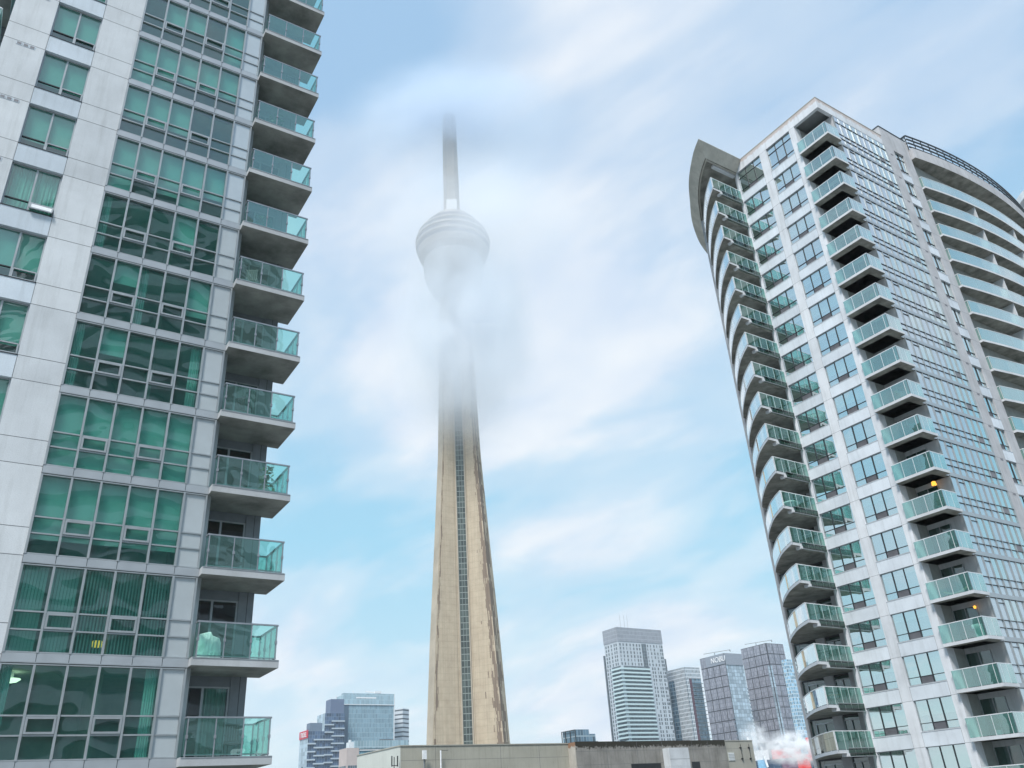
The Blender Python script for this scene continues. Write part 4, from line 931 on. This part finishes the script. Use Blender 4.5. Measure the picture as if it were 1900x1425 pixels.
# white framed tower
M['fgridw'] = grid_mat('far_white_frame_grid', (0.13, 0.17, 0.20), (0.62, 0.66, 0.70), 1.5, 3.1, 0.62, 0.75, rough=0.3, var=0.6)
M['fblue'] = grid_mat('far_blue_glass', (0.10, 0.17, 0.23), (0.30, 0.38, 0.43), 1.6, 3.1, 0.15, 0.5, rough=0.2, var=0.6)
o, zt = far('high_rise', 'slim tower with white window frames and a maroon stripe', 'high rise', (131.2, 743.0), 105, 17.5, 21.4, ['fblue', 'fblue'])
q = MB(); q.wall((-.3, 14), (-.3, 0), 0, zt - 9, 0); q.wall((-.3, 21.6), (-.3, 0), zt - 9, zt + .3, 0); q.wall((-.3, -.3), (17.6, -.3), zt - 9, zt + .3, 0, 50); q.wall((-.05, -.3), (3.4, -.3), 0, zt - 9.1, 0, 0.6); q.build('white_frame', 'fgridw', o)
q = MB(); q.box(3.5, 6.3, -.35, -.02, 0, zt - 9.2); q.build('maroon_stripe', simple('maroon_panel', (0.10, 0.05, 0.07), 0.5), o)
for r in range(30):
    z = zt - 13 - 3.1 * r
    if z < 8: break
    q = MB(); q.box(6.4, 18.6, -1.2, -.03, z, z + .35); q.box(17.5, 18.6, -.03, 8, z, z + .35); q.build('balcony', simple('far_dark_slab', (0.18, 0.22, 0.25), 0.5) if r == 0 else bpy.data.materials['far_dark_slab'], o)
# dark panelled twins
M['fpanel'] = grid_mat('far_striped_panel', (0.30, 0.31, 0.36), (0.17, 0.18, 0.22), 0.75, 3.2, 0.20, 0.28, rough=0.25, var=0.4)
M['fdark'] = simple('far_dark_frame', (0.05, 0.055, 0.07), 0.5)
def twin(label, C, ztop_, R_, Lf, ncol_l, ncol_r, glass_right):
    o, zt = far('high_rise', label, 'high rise', C, ztop_, R_, Lf, ['fdark', 'fpale' if glass_right else 'fdark'])
    wl, wr = Lf / ncol_l, R_ / ncol_r; hh = 9.3; nr = int((zt - 22) / hh)
    cnt = 0
    for r in range(nr):
        z1 = zt - .5 - hh * r
        for j in range(ncol_l):
            if cnt < 100:
                q = MB(); q.wall((-.35, wl * (j + 1) - .35), (-.35, wl * j + .35), z1 - hh + .7, z1, 0, random.uniform(0, 9)); q.build('window_panel', 'fpanel', o); cnt += 1
        if not glass_right:
            for j in range(ncol_r):
                if cnt < 100:
                    q = MB(); q.wall((wr * j + .35, -.35), (wr * (j + 1) - .35, -.35), z1 - hh + .7, z1, 0, random.uniform(0, 9)); q.build('window_panel', 'fpanel', o); cnt += 1
    q = MB()
    for r in range(2 if glass_right else 1, int(nr * 3)):
        z = zt - 9 - 3.1 * r
        if z < 10 or r < 7: continue
        q.box(R_ - .2, R_ + .9, -.6, 1.2, z, z + 1.4)
        q.box(-.9, .2, -.6, 1.0, z, z + 1.4) if glass_right and r > 14 else None
    q.build('balcony_stack', 'fpale' if 'fpale' in M else 'f1', o)
    q = MB(); q.bar((R_ * .2, Lf * .5, zt), (R_ * .2, Lf * .5, zt + 3), .5); q.bar((-2, Lf * .75, zt + 3), (R_ * .55, Lf * .1, zt + 4), .5); q.bar((R_ * .5, Lf * .1, zt + 4), (R_ * .55, Lf * .1, zt + 2.5), .7)
    q.build('window_cleaning_crane', 'alu', o)
    return o, zt
M['fpale'] = grid_mat('far_pale_blue_glass', (0.36, 0.45, 0.52), (0.16, 0.21, 0.26), 3.4, 3.1, 0.35, 0.35, rough=0.15, var=0.35)
def lettering(txt, parent, mat, size, loc, rot, ext=0.05, shear=0.0, sx=1.0, name='lettering'):
    cu = bpy.data.curves.new(name + '_curve', 'FONT'); cu.body = txt; cu.size = size; cu.extrude = ext; cu.align_x = 'CENTER'; cu.align_y = 'CENTER'; cu.shear = shear
    tmp = bpy.data.objects.new('tmp', cu); col.objects.link(tmp); bpy.context.view_layer.update()
    me = bpy.data.meshes.new_from_object(tmp.evaluated_get(bpy.context.evaluated_depsgraph_get())); bpy.data.objects.remove(tmp)
    me.name = name; me.materials.clear(); me.materials.append(M[mat] if isinstance(mat, str) else mat)
    ob = bpy.data.objects.new(name, me); col.objects.link(ob); ob.parent = parent; ob.location = loc; ob.rotation_euler = rot; ob.scale = (sx, 1, 1); return ob
o, zt = twin('dark panelled tower with white lettering NOBU near its roof', (175.0, 777.8), 120, 21.8, 31.4, 4, 3, True)
q = MB(); q.wall((-.5, 24), (-.5, 0.1), zt - 9, zt, 0); q.wall((-.5, -.5), (21.8, -.5), zt - 10, zt, 0); q.build('crown', simple('far_grey_crown', (0.27, 0.30, 0.35), 0.5), o)
lettering('NOBU', o, simple('white_sign', (0.9, 0.9, 0.9), 0.4), 6.4, (-.75, 8.3, zt - 4.6), (rad(90), 0, rad(-90)), 0.1, 0.12)
o, zt = twin('taller dark panelled tower without lettering, beside the one marked NOBU', (220.2, 800.7), 130, 23.6, 31.6, 4, 3, False)
q = MB(); q.wall((-.5, 2.6), (-.5, .2), 0, zt - 20, 0); q.wall((-.2, -.5), (2.2, -.5), 0, zt - 20, 0); q.build('corner_glazing', 'fpale', o)
far('high_rise', 'bright blue glass tower mostly hidden behind the unlettered dark panelled tower', 'high rise', (237.1, 804.7), 115, 32, 20, ['fblue2', 'fblue2'] if 'fblue2' in M else [grid_mat('far_bright_blue_glass', (0.22, 0.42, 0.58), (0.55, 0.66, 0.72), 1.8, 3.1, 0.5, 0.7, rough=0.2, var=0.7, seed=3)] * 2)
# little stepped block
o, zt = far('apartment_block', 'small dark stepped block peeping over the grey rooftop near the middle', 'apartment block', (19.4, 421.5), 35, 7.6, 10.9, ['fblue', 'fblue'])
q = MB(); q.wall((7.61, -.02), (11.2, -.02), 0, zt - 2, 0); q.wall((11.2, -.02), (11.2, 8), 0, zt - 2, 0); q.quad([(7.61, 0, zt - 2), (11.2, 0, zt - 2), (11.2, 8, zt - 2), (7.61, 8, zt - 2)]); q.build('lower_wing', 'fblue', o)
for r in range(9):
    q = MB(); q.box(-.3, 11.6, -1.1, -.06, zt - 3.6 - 3 * r - 2.0, zt - 3.6 - 3 * r - 1.75); q.build('balcony', 'alu_dark', o)
q = MB()
for y in (0, 4, 8, 10.9): q.bar((-.6, y, zt - .2), (-.6, y, 10), .3)
q.bar((-.6, 0, zt - .2), (-.6, 10.9, zt - .2), .3); q.build('frame', 'alu_dark', o)
# office tower left of the mast
M['off1'] = grid_mat('office_glass', (0.20, 0.31, 0.38), (0.30, 0.42, 0.48), 1.5, 4.0, 0.28, 0.3, rough=0.1, var=0.22)
M['off2'] = grid_mat('office_glass_side', (0.30, 0.43, 0.50), (0.42, 0.54, 0.60), 1.6, 4.0, 0.2, 0.3, rough=0.1, var=0.2)
o, zt = far('office_tower', 'blue glass office tower left of the observation tower, with a roof crane', 'office tower', (-172.7, 796.5), 108.5, 50.3, 16.3, ['off2', 'off1'])
q = MB(); q.box(-.25, 5.3, -.3, -.02, 0, zt - 9); q.build('dark_fin', simple('office_dark_fin', (0.08, 0.13, 0.19), 0.3), o)
q = MB(); q.wall((-.5, -.6), (50.5, -.6), zt - 8.5, zt + 1.2, 0); q.wall((-.5, 4), (-.5, -.6), zt - 8.5, zt + 1.2, 0); q.build('glass_crown', 'off2', o)
q = MB(); q.box(0, 50, -.75, -.62, zt - 8.8, zt - 8.3); q.box(12, 32, -.75, -.62, zt - 3.2, zt - 2.0); q.box(5.5, 50, -.3, -.1, zt - 77, zt - 76.2); q.build('white_band', 'white', o)
q = MB(); q.box(-.8, -.3, 15.8, 16.6, 0, zt + 1); q.box(50.2, 51.0, -.7, .2, 0, zt + 1); q.build('edge_fin', 'rail_w', o)
q = MB(); q.wall((36, -.12), (50.2, -.12), 0, zt - 38, 0); q.build('dark_glazing', 'fwin', o)
q = MB(); q.bar((24, 6, zt + 4), (38, 3, zt + 2), 1.0, .8); q.bar((33, 4, zt), (33, 4, zt + 4), .8); q.box(32, 38.5, 2, 4, zt + 2, zt + 4); q.bar((10, 2, zt), (10, 2, zt + 4), .4); q.build('window_cleaning_crane', 'white', o)
q = MB()
for a, c in (((-.3, 2, 112), (-.3, 15, 68)), ((-.3, 15, 68), (-.3, 2, 40)), ((-.3, 2, 40), (-.3, 14, 10))): q.bar(a, c, .35)
q.build('brace', 'alu', o)
# banded office right of it
M['fband'] = grid_mat('far_banded_office', (0.58, 0.62, 0.66), (0.09, 0.11, 0.13), 300, 3.9, 0.0, 1.3, rough=0.5, var=0.05)
far('office_tower', 'pale office block with dark window bands behind the blue glass office tower', 'office tower', (-125.5, 845.0), 99, 10, 12, ['fband', 'fband'], rz=rad(62))
# twin condos at the far left
M['fcondo'] = grid_mat('far_condo_side', (0.34, 0.43, 0.50), (0.24, 0.31, 0.37), 4.5, 3.0, 0.3, 0.25, rough=0.2, var=0.35)
M['fcondo2'] = grid_mat('far_condo_front', (0.06, 0.10, 0.17), (0.15, 0.2, 0.27), 2.2, 3.0, 0.25, 0.3, rough=0.2, var=0.6)
slab2 = simple('far_pale_slab', (0.45, 0.52, 0.58), 0.5)
def condo(label, C, zt_, R_, Lf):
    o, zt = far('high_rise', label, 'high rise', C, zt_, R_, Lf, ['fcondo', 'fcondo2'])
    for r in range(34):
        z = zt - 7 - 3.0 * r
        if z < 20: break
        q = MB(); q.box(-.2, R_ * (.45 if r % 2 else .8), -1.5, -.04, z, z + 1.0) if r % 2 else q.box(R_ * .35, R_, -1.3, -.04, z, z + 1.0); q.build('balcony', slab2, o)
    return o, zt
o, zt = condo('blue grey condo tower directly left of the blue glass office tower', (-181.8, 766.8), 90, 18, 19.2)
q = MB(); q.box(5.5, 18, 2, 14, zt + .0, zt + 12); q.build('penthouse', simple('far_navy_box', (0.13, 0.17, 0.26), 0.5), o)
o, zt = condo('shortest condo tower, far left, with a red and white sign on its roof', (-185.0, 724.6), 72, 14, 19.5)
q = MB(); q.box(1.5, 12, 1, 9, zt, zt + 6.5); q.build('penthouse', 'fcondo2', o)
q = MB(); q.box(-.6, -.1, -.2, 19.6, zt - 5.0, zt + 1.0); sg = q.build('sign', simple('red_sign', (0.55, 0.03, 0.06), 0.5), o)
lettering('TRIDEL', sg, 'white', 5.4, (-.75, 9.6, zt - 2.2), (rad(90), 0, rad(-90)), 0.08, 0, 0.85)
# nearer low blocks behind the grey rooftop, left
M['f5'] = grid_mat('low_blue_glass', (0.10, 0.20, 0.27), (0.25, 0.42, 0.48), 0.95, 40.0, 0.16, 0.3, rough=0.1, var=0.25)
o, zt = far('office_block', 'low blue glass office block with a white stripe, under the blue glass office tower', 'office block', (-91.5, 452.9), 38.5, 29.3, 12, ['f5', 'f5'])
q = MB(); q.box(2.5, 26, -.3, -.05, zt - 4.1, zt - 3.6); q.build('white_stripe', 'white', o)
q = MB(); q.box(3.0, 12, -.25, -.02, 0, zt - 5.2); q.box(23.5, 29.0, -.25, -.02, 0, zt - 5.0) ; q.build('dark_glazing', 'f5', o)
q = MB(); q.wall((-.4, -.5), (29.6, -.5), zt - 3.2, zt + .6, 0); q.wall((-.4, 5), (-.4, -.5), zt - 3.2, zt + .6, 0); q.build('glass_parapet', 'off2', o)
M['beige'] = concrete('beige_stucco', (0.52, 0.45, 0.43), var=0.06, streak=0.2, scale=0.2, bump=0)
o, zt = far('apartment_block', 'beige topped apartment block with small balconies, left of the grey rooftop', 'apartment block', (-72.8, 345.2), 27.4, 5.0, 7.9, ['beige', 'beige'])
q = MB(); q.box(1.5, 3.4, 1.5, 4.5, zt, zt + 2.2); q.tube((2, 2.2, zt + 2.2), (2, 2.2, zt + 3), .6); q.build('rooftop_unit', 'rail_w', o)
q = MB(); q.wall((-.06, 7.2), (-.06, .4), 10, zt - 6.2, 0); q.wall((.5, -.06), (4.6, -.06), 10, zt - 6.2, 0); q.build('glazing', 'fwin', o)
for r in range(4): q = MB(); q.box(-1.3, 5.4, -1.2, -.07, zt - 8.5 - 3 * r, zt - 8.0 - 3 * r); q.box(-1.3, -.07, -.07, 8, zt - 8.5 - 3 * r, zt - 8.0 - 3 * r); q.build('balcony', 'slab', o)
# far right curved tower behind the louvres
o = thing('high_rise', 'round white balcony tower glimpsed at the right edge behind the curved roof louvres', 'high rise', (112.0, 124.0, 0))
q = MB(); q.lathe([(12.2, 0), (12.2, CZ + 97)], 48); q.build('facade', 'fblue', o)
q = MB(); q.lathe([(0.1, CZ + 97), (12.3, CZ + 97)], 48); q.build('roof', 'roof', o)
for r in range(40):
    z = CZ + 97 - 2.9 * r; q = MB(); q.lathe([(12.25, z - .2), (14.2, z - .2), (14.2, z + 1.15), (14.1, z + 1.15), (14.1, z), (12.25, z)], 48); q.build('balcony', 'white', o)

# ------------------------------------------------------------------ grey concrete building in front
FB = thing('concrete_building', 'long low grey concrete building with stained parapet across the bottom of the view', 'building', (-15.4, 101.9, 0), GR)
M['fb_grey'] = concrete('grey_green_concrete', (0.43, 0.42, 0.36), var=0.08, streak=0.5, scale=0.3)
M['fb_pale'] = concrete('pale_end_concrete', (0.58, 0.60, 0.56), var=0.05, streak=0.3, scale=0.3)
M['fb_dark'] = concrete('stained_concrete', (0.30, 0.29, 0.27), var=0.16, streak=0.8, scale=0.5, rust=(CZ + 6.2, CZ + 8.0, (0.04, 0.038, 0.03), 1.0))
M['fb_rust'] = concrete('rust_edge_concrete', (0.52, 0.49, 0.44), var=0.1, streak=0.7, scale=0.6, rust=(CZ + 6.6, CZ + 8.0, (0.25, 0.13, 0.07), 0.9))
M['fb_end'] = concrete('warm_grey_concrete', (0.42, 0.41, 0.36), var=0.06, streak=0.4, scale=0.4)
T = CZ + 8.0
q = MB(); q.box(0.06, 23.5, 0, 12.5, 0, T - .12, 0); q.box(0, 0.05, 0.0, 12.5, 0, T - .1, 1)
for x in (4.5, 13.36, 19.0): q.box(x - .02, x + .02, -.004, .01, 0, T - .2, 2)
q.box(.06, 23.4, -.004, .01, T - 1.62, T - 1.59, 2); q.build('main_wall', ['fb_grey', 'fb_pale', 'joint'], FB)
q = MB(); q.box(-.08, 23.5, -.08, .35, T - .115, T); q.box(-.08, .3, .36, 12.6, T - .09, T + .02); q.build('coping', 'fb_end', FB)
q = MB(); q.box(23.6, 49.9, -1.5, 12, 0, T, 0, 0); q.box(23.5, 23.595, -1.45, 11, 0, T - .02, 1)
for x in (28.5, 33.6, 38.0, 43.5, 46.5): q.box(x - .02, x + .02, -1.504, -1.49, 0, T - .1, 2)
q.box(23.6, 49.9, -1.504, -1.49, T - 1.15, T - 1.12, 2); q.box(23.6, 49.9, -1.504, -1.49, T - 2.72, T - 2.69, 2)
q.build('raised_wall', ['fb_dark', 'fb_rust', 'joint'], FB)
q = MB(); q.prism([(38.0, -2.8), (41.5, -2.8), (41.5, -1.51), (38.0, -1.51)], 0, T - 1.0, 0); q.box(38.0, 41.5, -2.81, -2.79, T - 2.4, T - 2.37, 1); q.build('buttress', ['fb_buttress' if 'fb_buttress' in M else 'conc_l', 'joint'], FB)
q = MB(); q.box(32.3, 37.4, -1.52, -1.4, T - 5.6, T - 2.75, 0)
for x in (33.6, 34.9, 36.2): q.box(x - .03, x + .03, -1.53, -1.52, T - 5.6, T - 2.75, 1)
q.build('dark_opening', ['black', 'alu_dark'], FB)
q = MB(); q.box(43.0, 44.5, -1.52, -1.4, T - 5.6, T - 2.72); q.build('door', 'alu_dark', FB)
q = MB(); q.box(49.92, 55.8, -1.2, 12, 0, T - .15, 0); q.box(49.92, 55.8, -1.204, -1.19, T - 1.15, T - 1.13, 1); q.box(49.92, 55.8, -1.204, -1.19, T - 2.65, T - 2.63, 1); q.box(49.9, 55.85, -1.25, 12, T - .149, T - .05, 0); q.build('end_wall', ['fb_end', 'joint'], FB)
q = MB(); q.box(50.4, 51.7, -1.25, -1.205, T - 2.75, T - 1.6, 0)
for k in range(5): q.box(50.5, 51.6, -1.29, -1.25, T - 2.65 + .2 * k, T - 2.53 + .2 * k, 1)
q.build('louvre', ['fb_pale', 'rail_w'], FB)
for x in (53.1, 54.8):
    q = MB(); q.bar((x, -1.35, T - .6), (x, -1.35, T - 2.75), .05)
    for z in (T - 1.05, T - 2.5): q.box(x - .12, x + .12, -1.4, -1.2, z - .09, z + .09)
    q.build('wall_rod', 'black', FB)
q = MB(); q.box(-.02, -.001, 4.5, 5.4, 0, T - 2.0); q.build('pilaster', 'fb_grey', FB)
def pole(name, label, x, y, ztp, r=.05, m='rail_w', extra=None):
    P = FB.matrix_world
    a = GR; wx = -15.4 + x * math.cos(a) - y * math.sin(a); wy = 101.9 + x * math.sin(a) + y * math.cos(a)
    o = thing(name, label, name.split('_')[-1] if '_' in name else name, (wx, wy, 0), GR)
    q = MB(); q.tube((0, 0, 0), (0, 0, ztp), r); q.build('pole', m, o)
    if extra: extra(o)
    return o
def ant(o):
    q = MB(); q.box(-.25, .25, -.2, .0, T - 1.55, T - .62); q.build('antenna_panel', 'white', o)
    q = MB(); q.bar((0.05, -.1, T - 1.55), (0.1, -.05, T - 3), .04); q.bar((.2, -.1, T - 1.6), (0.05, -.05, T - 2.0), .03); q.build('cable', 'black', o)
pole('rooftop_antenna', 'white box antenna on a thin pole in front of the grey concrete wall', 2.7, -.6, T - 1.5, .07, 'alu', ant)
def lampx(o): q = MB(); q.bar((0, 0, T - .66), (1.0, 0, T - .64), .04); q.build('arm', 'alu_dark', o)
pole('wall_mast', 'slim white mast with a short arm, right of the white box antenna', 4.9, -.5, T - .65, .09, 'white', lampx)
def br(o):
    for x in (-.28, .42): q = MB(); q.bar((x, 0, T - 2.2), (x, 0, T - 1.1), .10); q.build('bracket', 'black', o)
    q = MB(); q.bar((-.28, 0, T - 2.1), (.42, 0, T - 2.1), .08); q.build('arm', 'black', o)
pole('antenna_mast', 'black bracketed mast standing by the corner of the grey building', -.8, -.1, T - 1.2, .05, 'alu_dark', br)
for nm, lab, px_, zz_ in (('mast', 'thin black mast at the left in front of the beige topped block', -7.2, T - 1.2), ('mast', 'thinner black mast furthest left below the blue towers', -9.4, T - 2.2)):
    pole('thin_' + nm, lab, px_, 12, zz_, .06, 'black')

# stadium like glass block with red panels and white masts, far right behind the tower
AB = thing('arena_building', 'dark glass arena building with red panels behind the steam, lower right', 'building', (48.0, 228.0, 0), rad(-13))
M['arena'] = grid_mat('arena_glass', (0.04, 0.07, 0.12), (0.16, 0.22, 0.30), 1.5, 1.0, 0.06, 0.05, rough=0.15, var=0.5)
M['red'] = simple('red_panel', (0.75, 0.04, 0.04), 0.5)
q = MB(); q.wall((0, 0), (26, 0), 0, CZ + 8.9, 0); q.wall((26, 0), (26, 12), 0, CZ + 8.9); q.quad([(0, 0, CZ + 8.9), (26, 0, CZ + 8.9), (26, 12, CZ + 8.9), (0, 12, CZ + 8.9)], 0); q.build('facade', 'arena', AB)
q = MB(); q.box(6.8, 9.0, -.1, 0, 0, CZ + 9.0); q.build('light_blue_panel', simple('light_blue_panel', (0.25, 0.48, 0.68), 0.4), AB)
q = MB(); q.box(10.6, 17.5, -.3, 6, CZ + 8.95, CZ + 11.1); q.build('red_panel', 'red', AB)
q = MB(); q.box(16.2, 19.2, -.35, -.05, 0, CZ + 9.5); q.box(19.2, 24, -.35, -.05, CZ + 8, CZ + 13.2); q.build('red_panel', 'red', AB)
q = MB(); q.box(2.0, 9.8, .5, 8, CZ + 8.95, CZ + 11.2); q.build('white_wall', 'white', AB)
q = MB(); q.wall((12.5, -.12), (16.2, -.12), 0, CZ + 8.8, 0); q.build('maroon_glazing', simple('maroon_glass', (0.13, 0.05, 0.11), 0.3), AB)
for n_, (x, z0, z1) in enumerate(((0.6, 6, 13.5), (1.8, 7, 12.9), (3.9, 6.8, 13.6), (5.4, 9, 14.3), (8.3, 7.2, 11.9))):
    q = MB(); q.tube((x, -1.2, CZ + z1), (x + .7, -1.6, CZ + z0), .28); q.build('white_tube', 'white', AB)

# tower behind the camera, seen only as curved bands in the left tower's glass
BT = thing('curved_tower', 'curved apartment tower behind the viewpoint, mirrored as bands in the left tower glass', 'apartment tower', (36.0, -34.0, 0))
q = MB(); q.lathe([(15.5, 0), (15.5, 95)], 48); q.build('facade', 'conc_g', BT)
q = MB(); q.lathe([(.1, 95), (15.5, 95)], 48); q.build('roof', 'roof', BT)
for r in range(32):
    z = 3 + 2.9 * r; q = MB(); q.lathe([(15.55, z - .2), (17.4, z - .2), (17.4, z + 1.15), (17.3, z + 1.15), (17.3, z), (15.55, z)], 48); q.build('balcony', 'slab', BT)

# ------------------------------------------------------------------ clouds, steam
def volume(name, density, zprof=None, scale=3.0, thr=(0.4, 0.65), aniso=0.2, colr=(1, 1, 1), stretch=(1, 1, 1), off=(0, 0, 0), core=0.1):
    mt, nt = newmat(name); t = N(nt, 'ShaderNodeTexCoord')
    mp_ = N(nt, 'ShaderNodeMapping'); mp_.inputs['Scale'].default_value = stretch; mp_.inputs['Location'].default_value = off; L(nt, t.outputs['Object'], mp_.inputs[0])
    nz = N(nt, 'ShaderNodeTexNoise', i_Scale=scale, i_Detail=3.0, i_Roughness=0.55); L(nt, mp_.outputs[0], nz.inputs['Vector'])
    ln = N(nt, 'ShaderNodeVectorMath', operation='LENGTH'); L(nt, t.outputs['Object'], ln.inputs[0])   # unit sphere object space
    fall = ramp(nt, ln.outputs['Value'], [(core, (1, 1, 1)), (1.0, (0, 0, 0))], 'EASE')
    k = ramp(nt, nz.outputs[0], [(thr[0], (0, 0, 0)), (thr[1], (1, 1, 1))])
    d = math_(nt, 'MULTIPLY', math_(nt, 'MULTIPLY', fall, k), density)
    v = N(nt, 'ShaderNodeVolumePrincipled'); v.inputs['Color'].default_value = (*colr, 1); v.inputs['Anisotropy'].default_value = aniso; L(nt, d, v.inputs['Density'])
    out(nt, v.outputs[0], 'Volume'); return mt
def sphere(name, mat, loc, scl, label, cat):
    q = MB(); n, mseg = 12, 20
    for a in range(n):
        for b_ in range(mseg):
            t0, t1 = math.pi * a / n, math.pi * (a + 1) / n; p0, p1 = 2 * math.pi * b_ / mseg, 2 * math.pi * (b_ + 1) / mseg
            f_ = lambda t_, p_: (math.sin(t_) * math.cos(p_), math.sin(t_) * math.sin(p_), math.cos(t_))
            q.quad([f_(t0, p0), f_(t1, p0), f_(t1, p1), f_(t0, p1)])
    o = q.build(name, mat); o.location = loc; o.scale = scl; return tag(o, label, cat, kind='stuff')
CC = (0.945, 0.965, 0.99)
sphere('cloud', volume('cloud_vapour', 0.24, scale=2.8, thr=(0.26, 0.68), core=0.0, colr=CC), (-24, 389, 264), (48, 28, 82), 'white cloud wrapped round the middle of the observation tower shaft', 'cloud')
sphere('cloud', volume('high_cloud_vapour', 0.12, scale=3.0, thr=(0.26, 0.70), off=(3, 1, 0), core=0.0, colr=(0.80, 0.87, 0.95)), (-26, 394, 432), (84, 36, 50), 'pale cloud swallowing the mast above the pod of the observation tower', 'cloud')
sphere('cloud', volume('thin_cloud_vapour', 0.05, scale=2.2, thr=(0.25, 0.65), off=(7, 2, 0), core=0.0, colr=CC), (-14, 378, 330), (80, 36, 66), 'thin veil of cloud drifting in front of the tower pod', 'cloud')
sphere('steam', volume('steam_vapour', 2.0, scale=3.4, thr=(0.43, 0.56), aniso=0.0, stretch=(1.3, 1, 1)), (56.0, 196, CZ + 9.6), (9.0, 3.2, 4.6), 'white steam plume drifting in front of the red panels, lower right', 'steam')
sphere('steam', volume('steam_wisp_vapour', 1.3, scale=3.2, thr=(0.44, 0.60), aniso=0.0, off=(4, 2, 1)), (47.6, 196, CZ + 11.4), (4.2, 2.8, 5.0), 'small wisp of white steam left of the big plume', 'steam')

if HAZE:
    q = MB(); q.box(-900, 900, -150, 1100, -1, 620); o = q.build('haze', None or newmat('haze_air')[0])
    nt = bpy.data.materials['haze_air'].node_tree; v = N(nt, 'ShaderNodeVolumePrincipled', i_Density=HAZE); v.inputs['Color'].default_value = (0.86, 0.93, 1.0, 1); out(nt, v.outputs[0], 'Volume')
    tag(o, 'thin pale city haze', 'haze', kind='stuff')
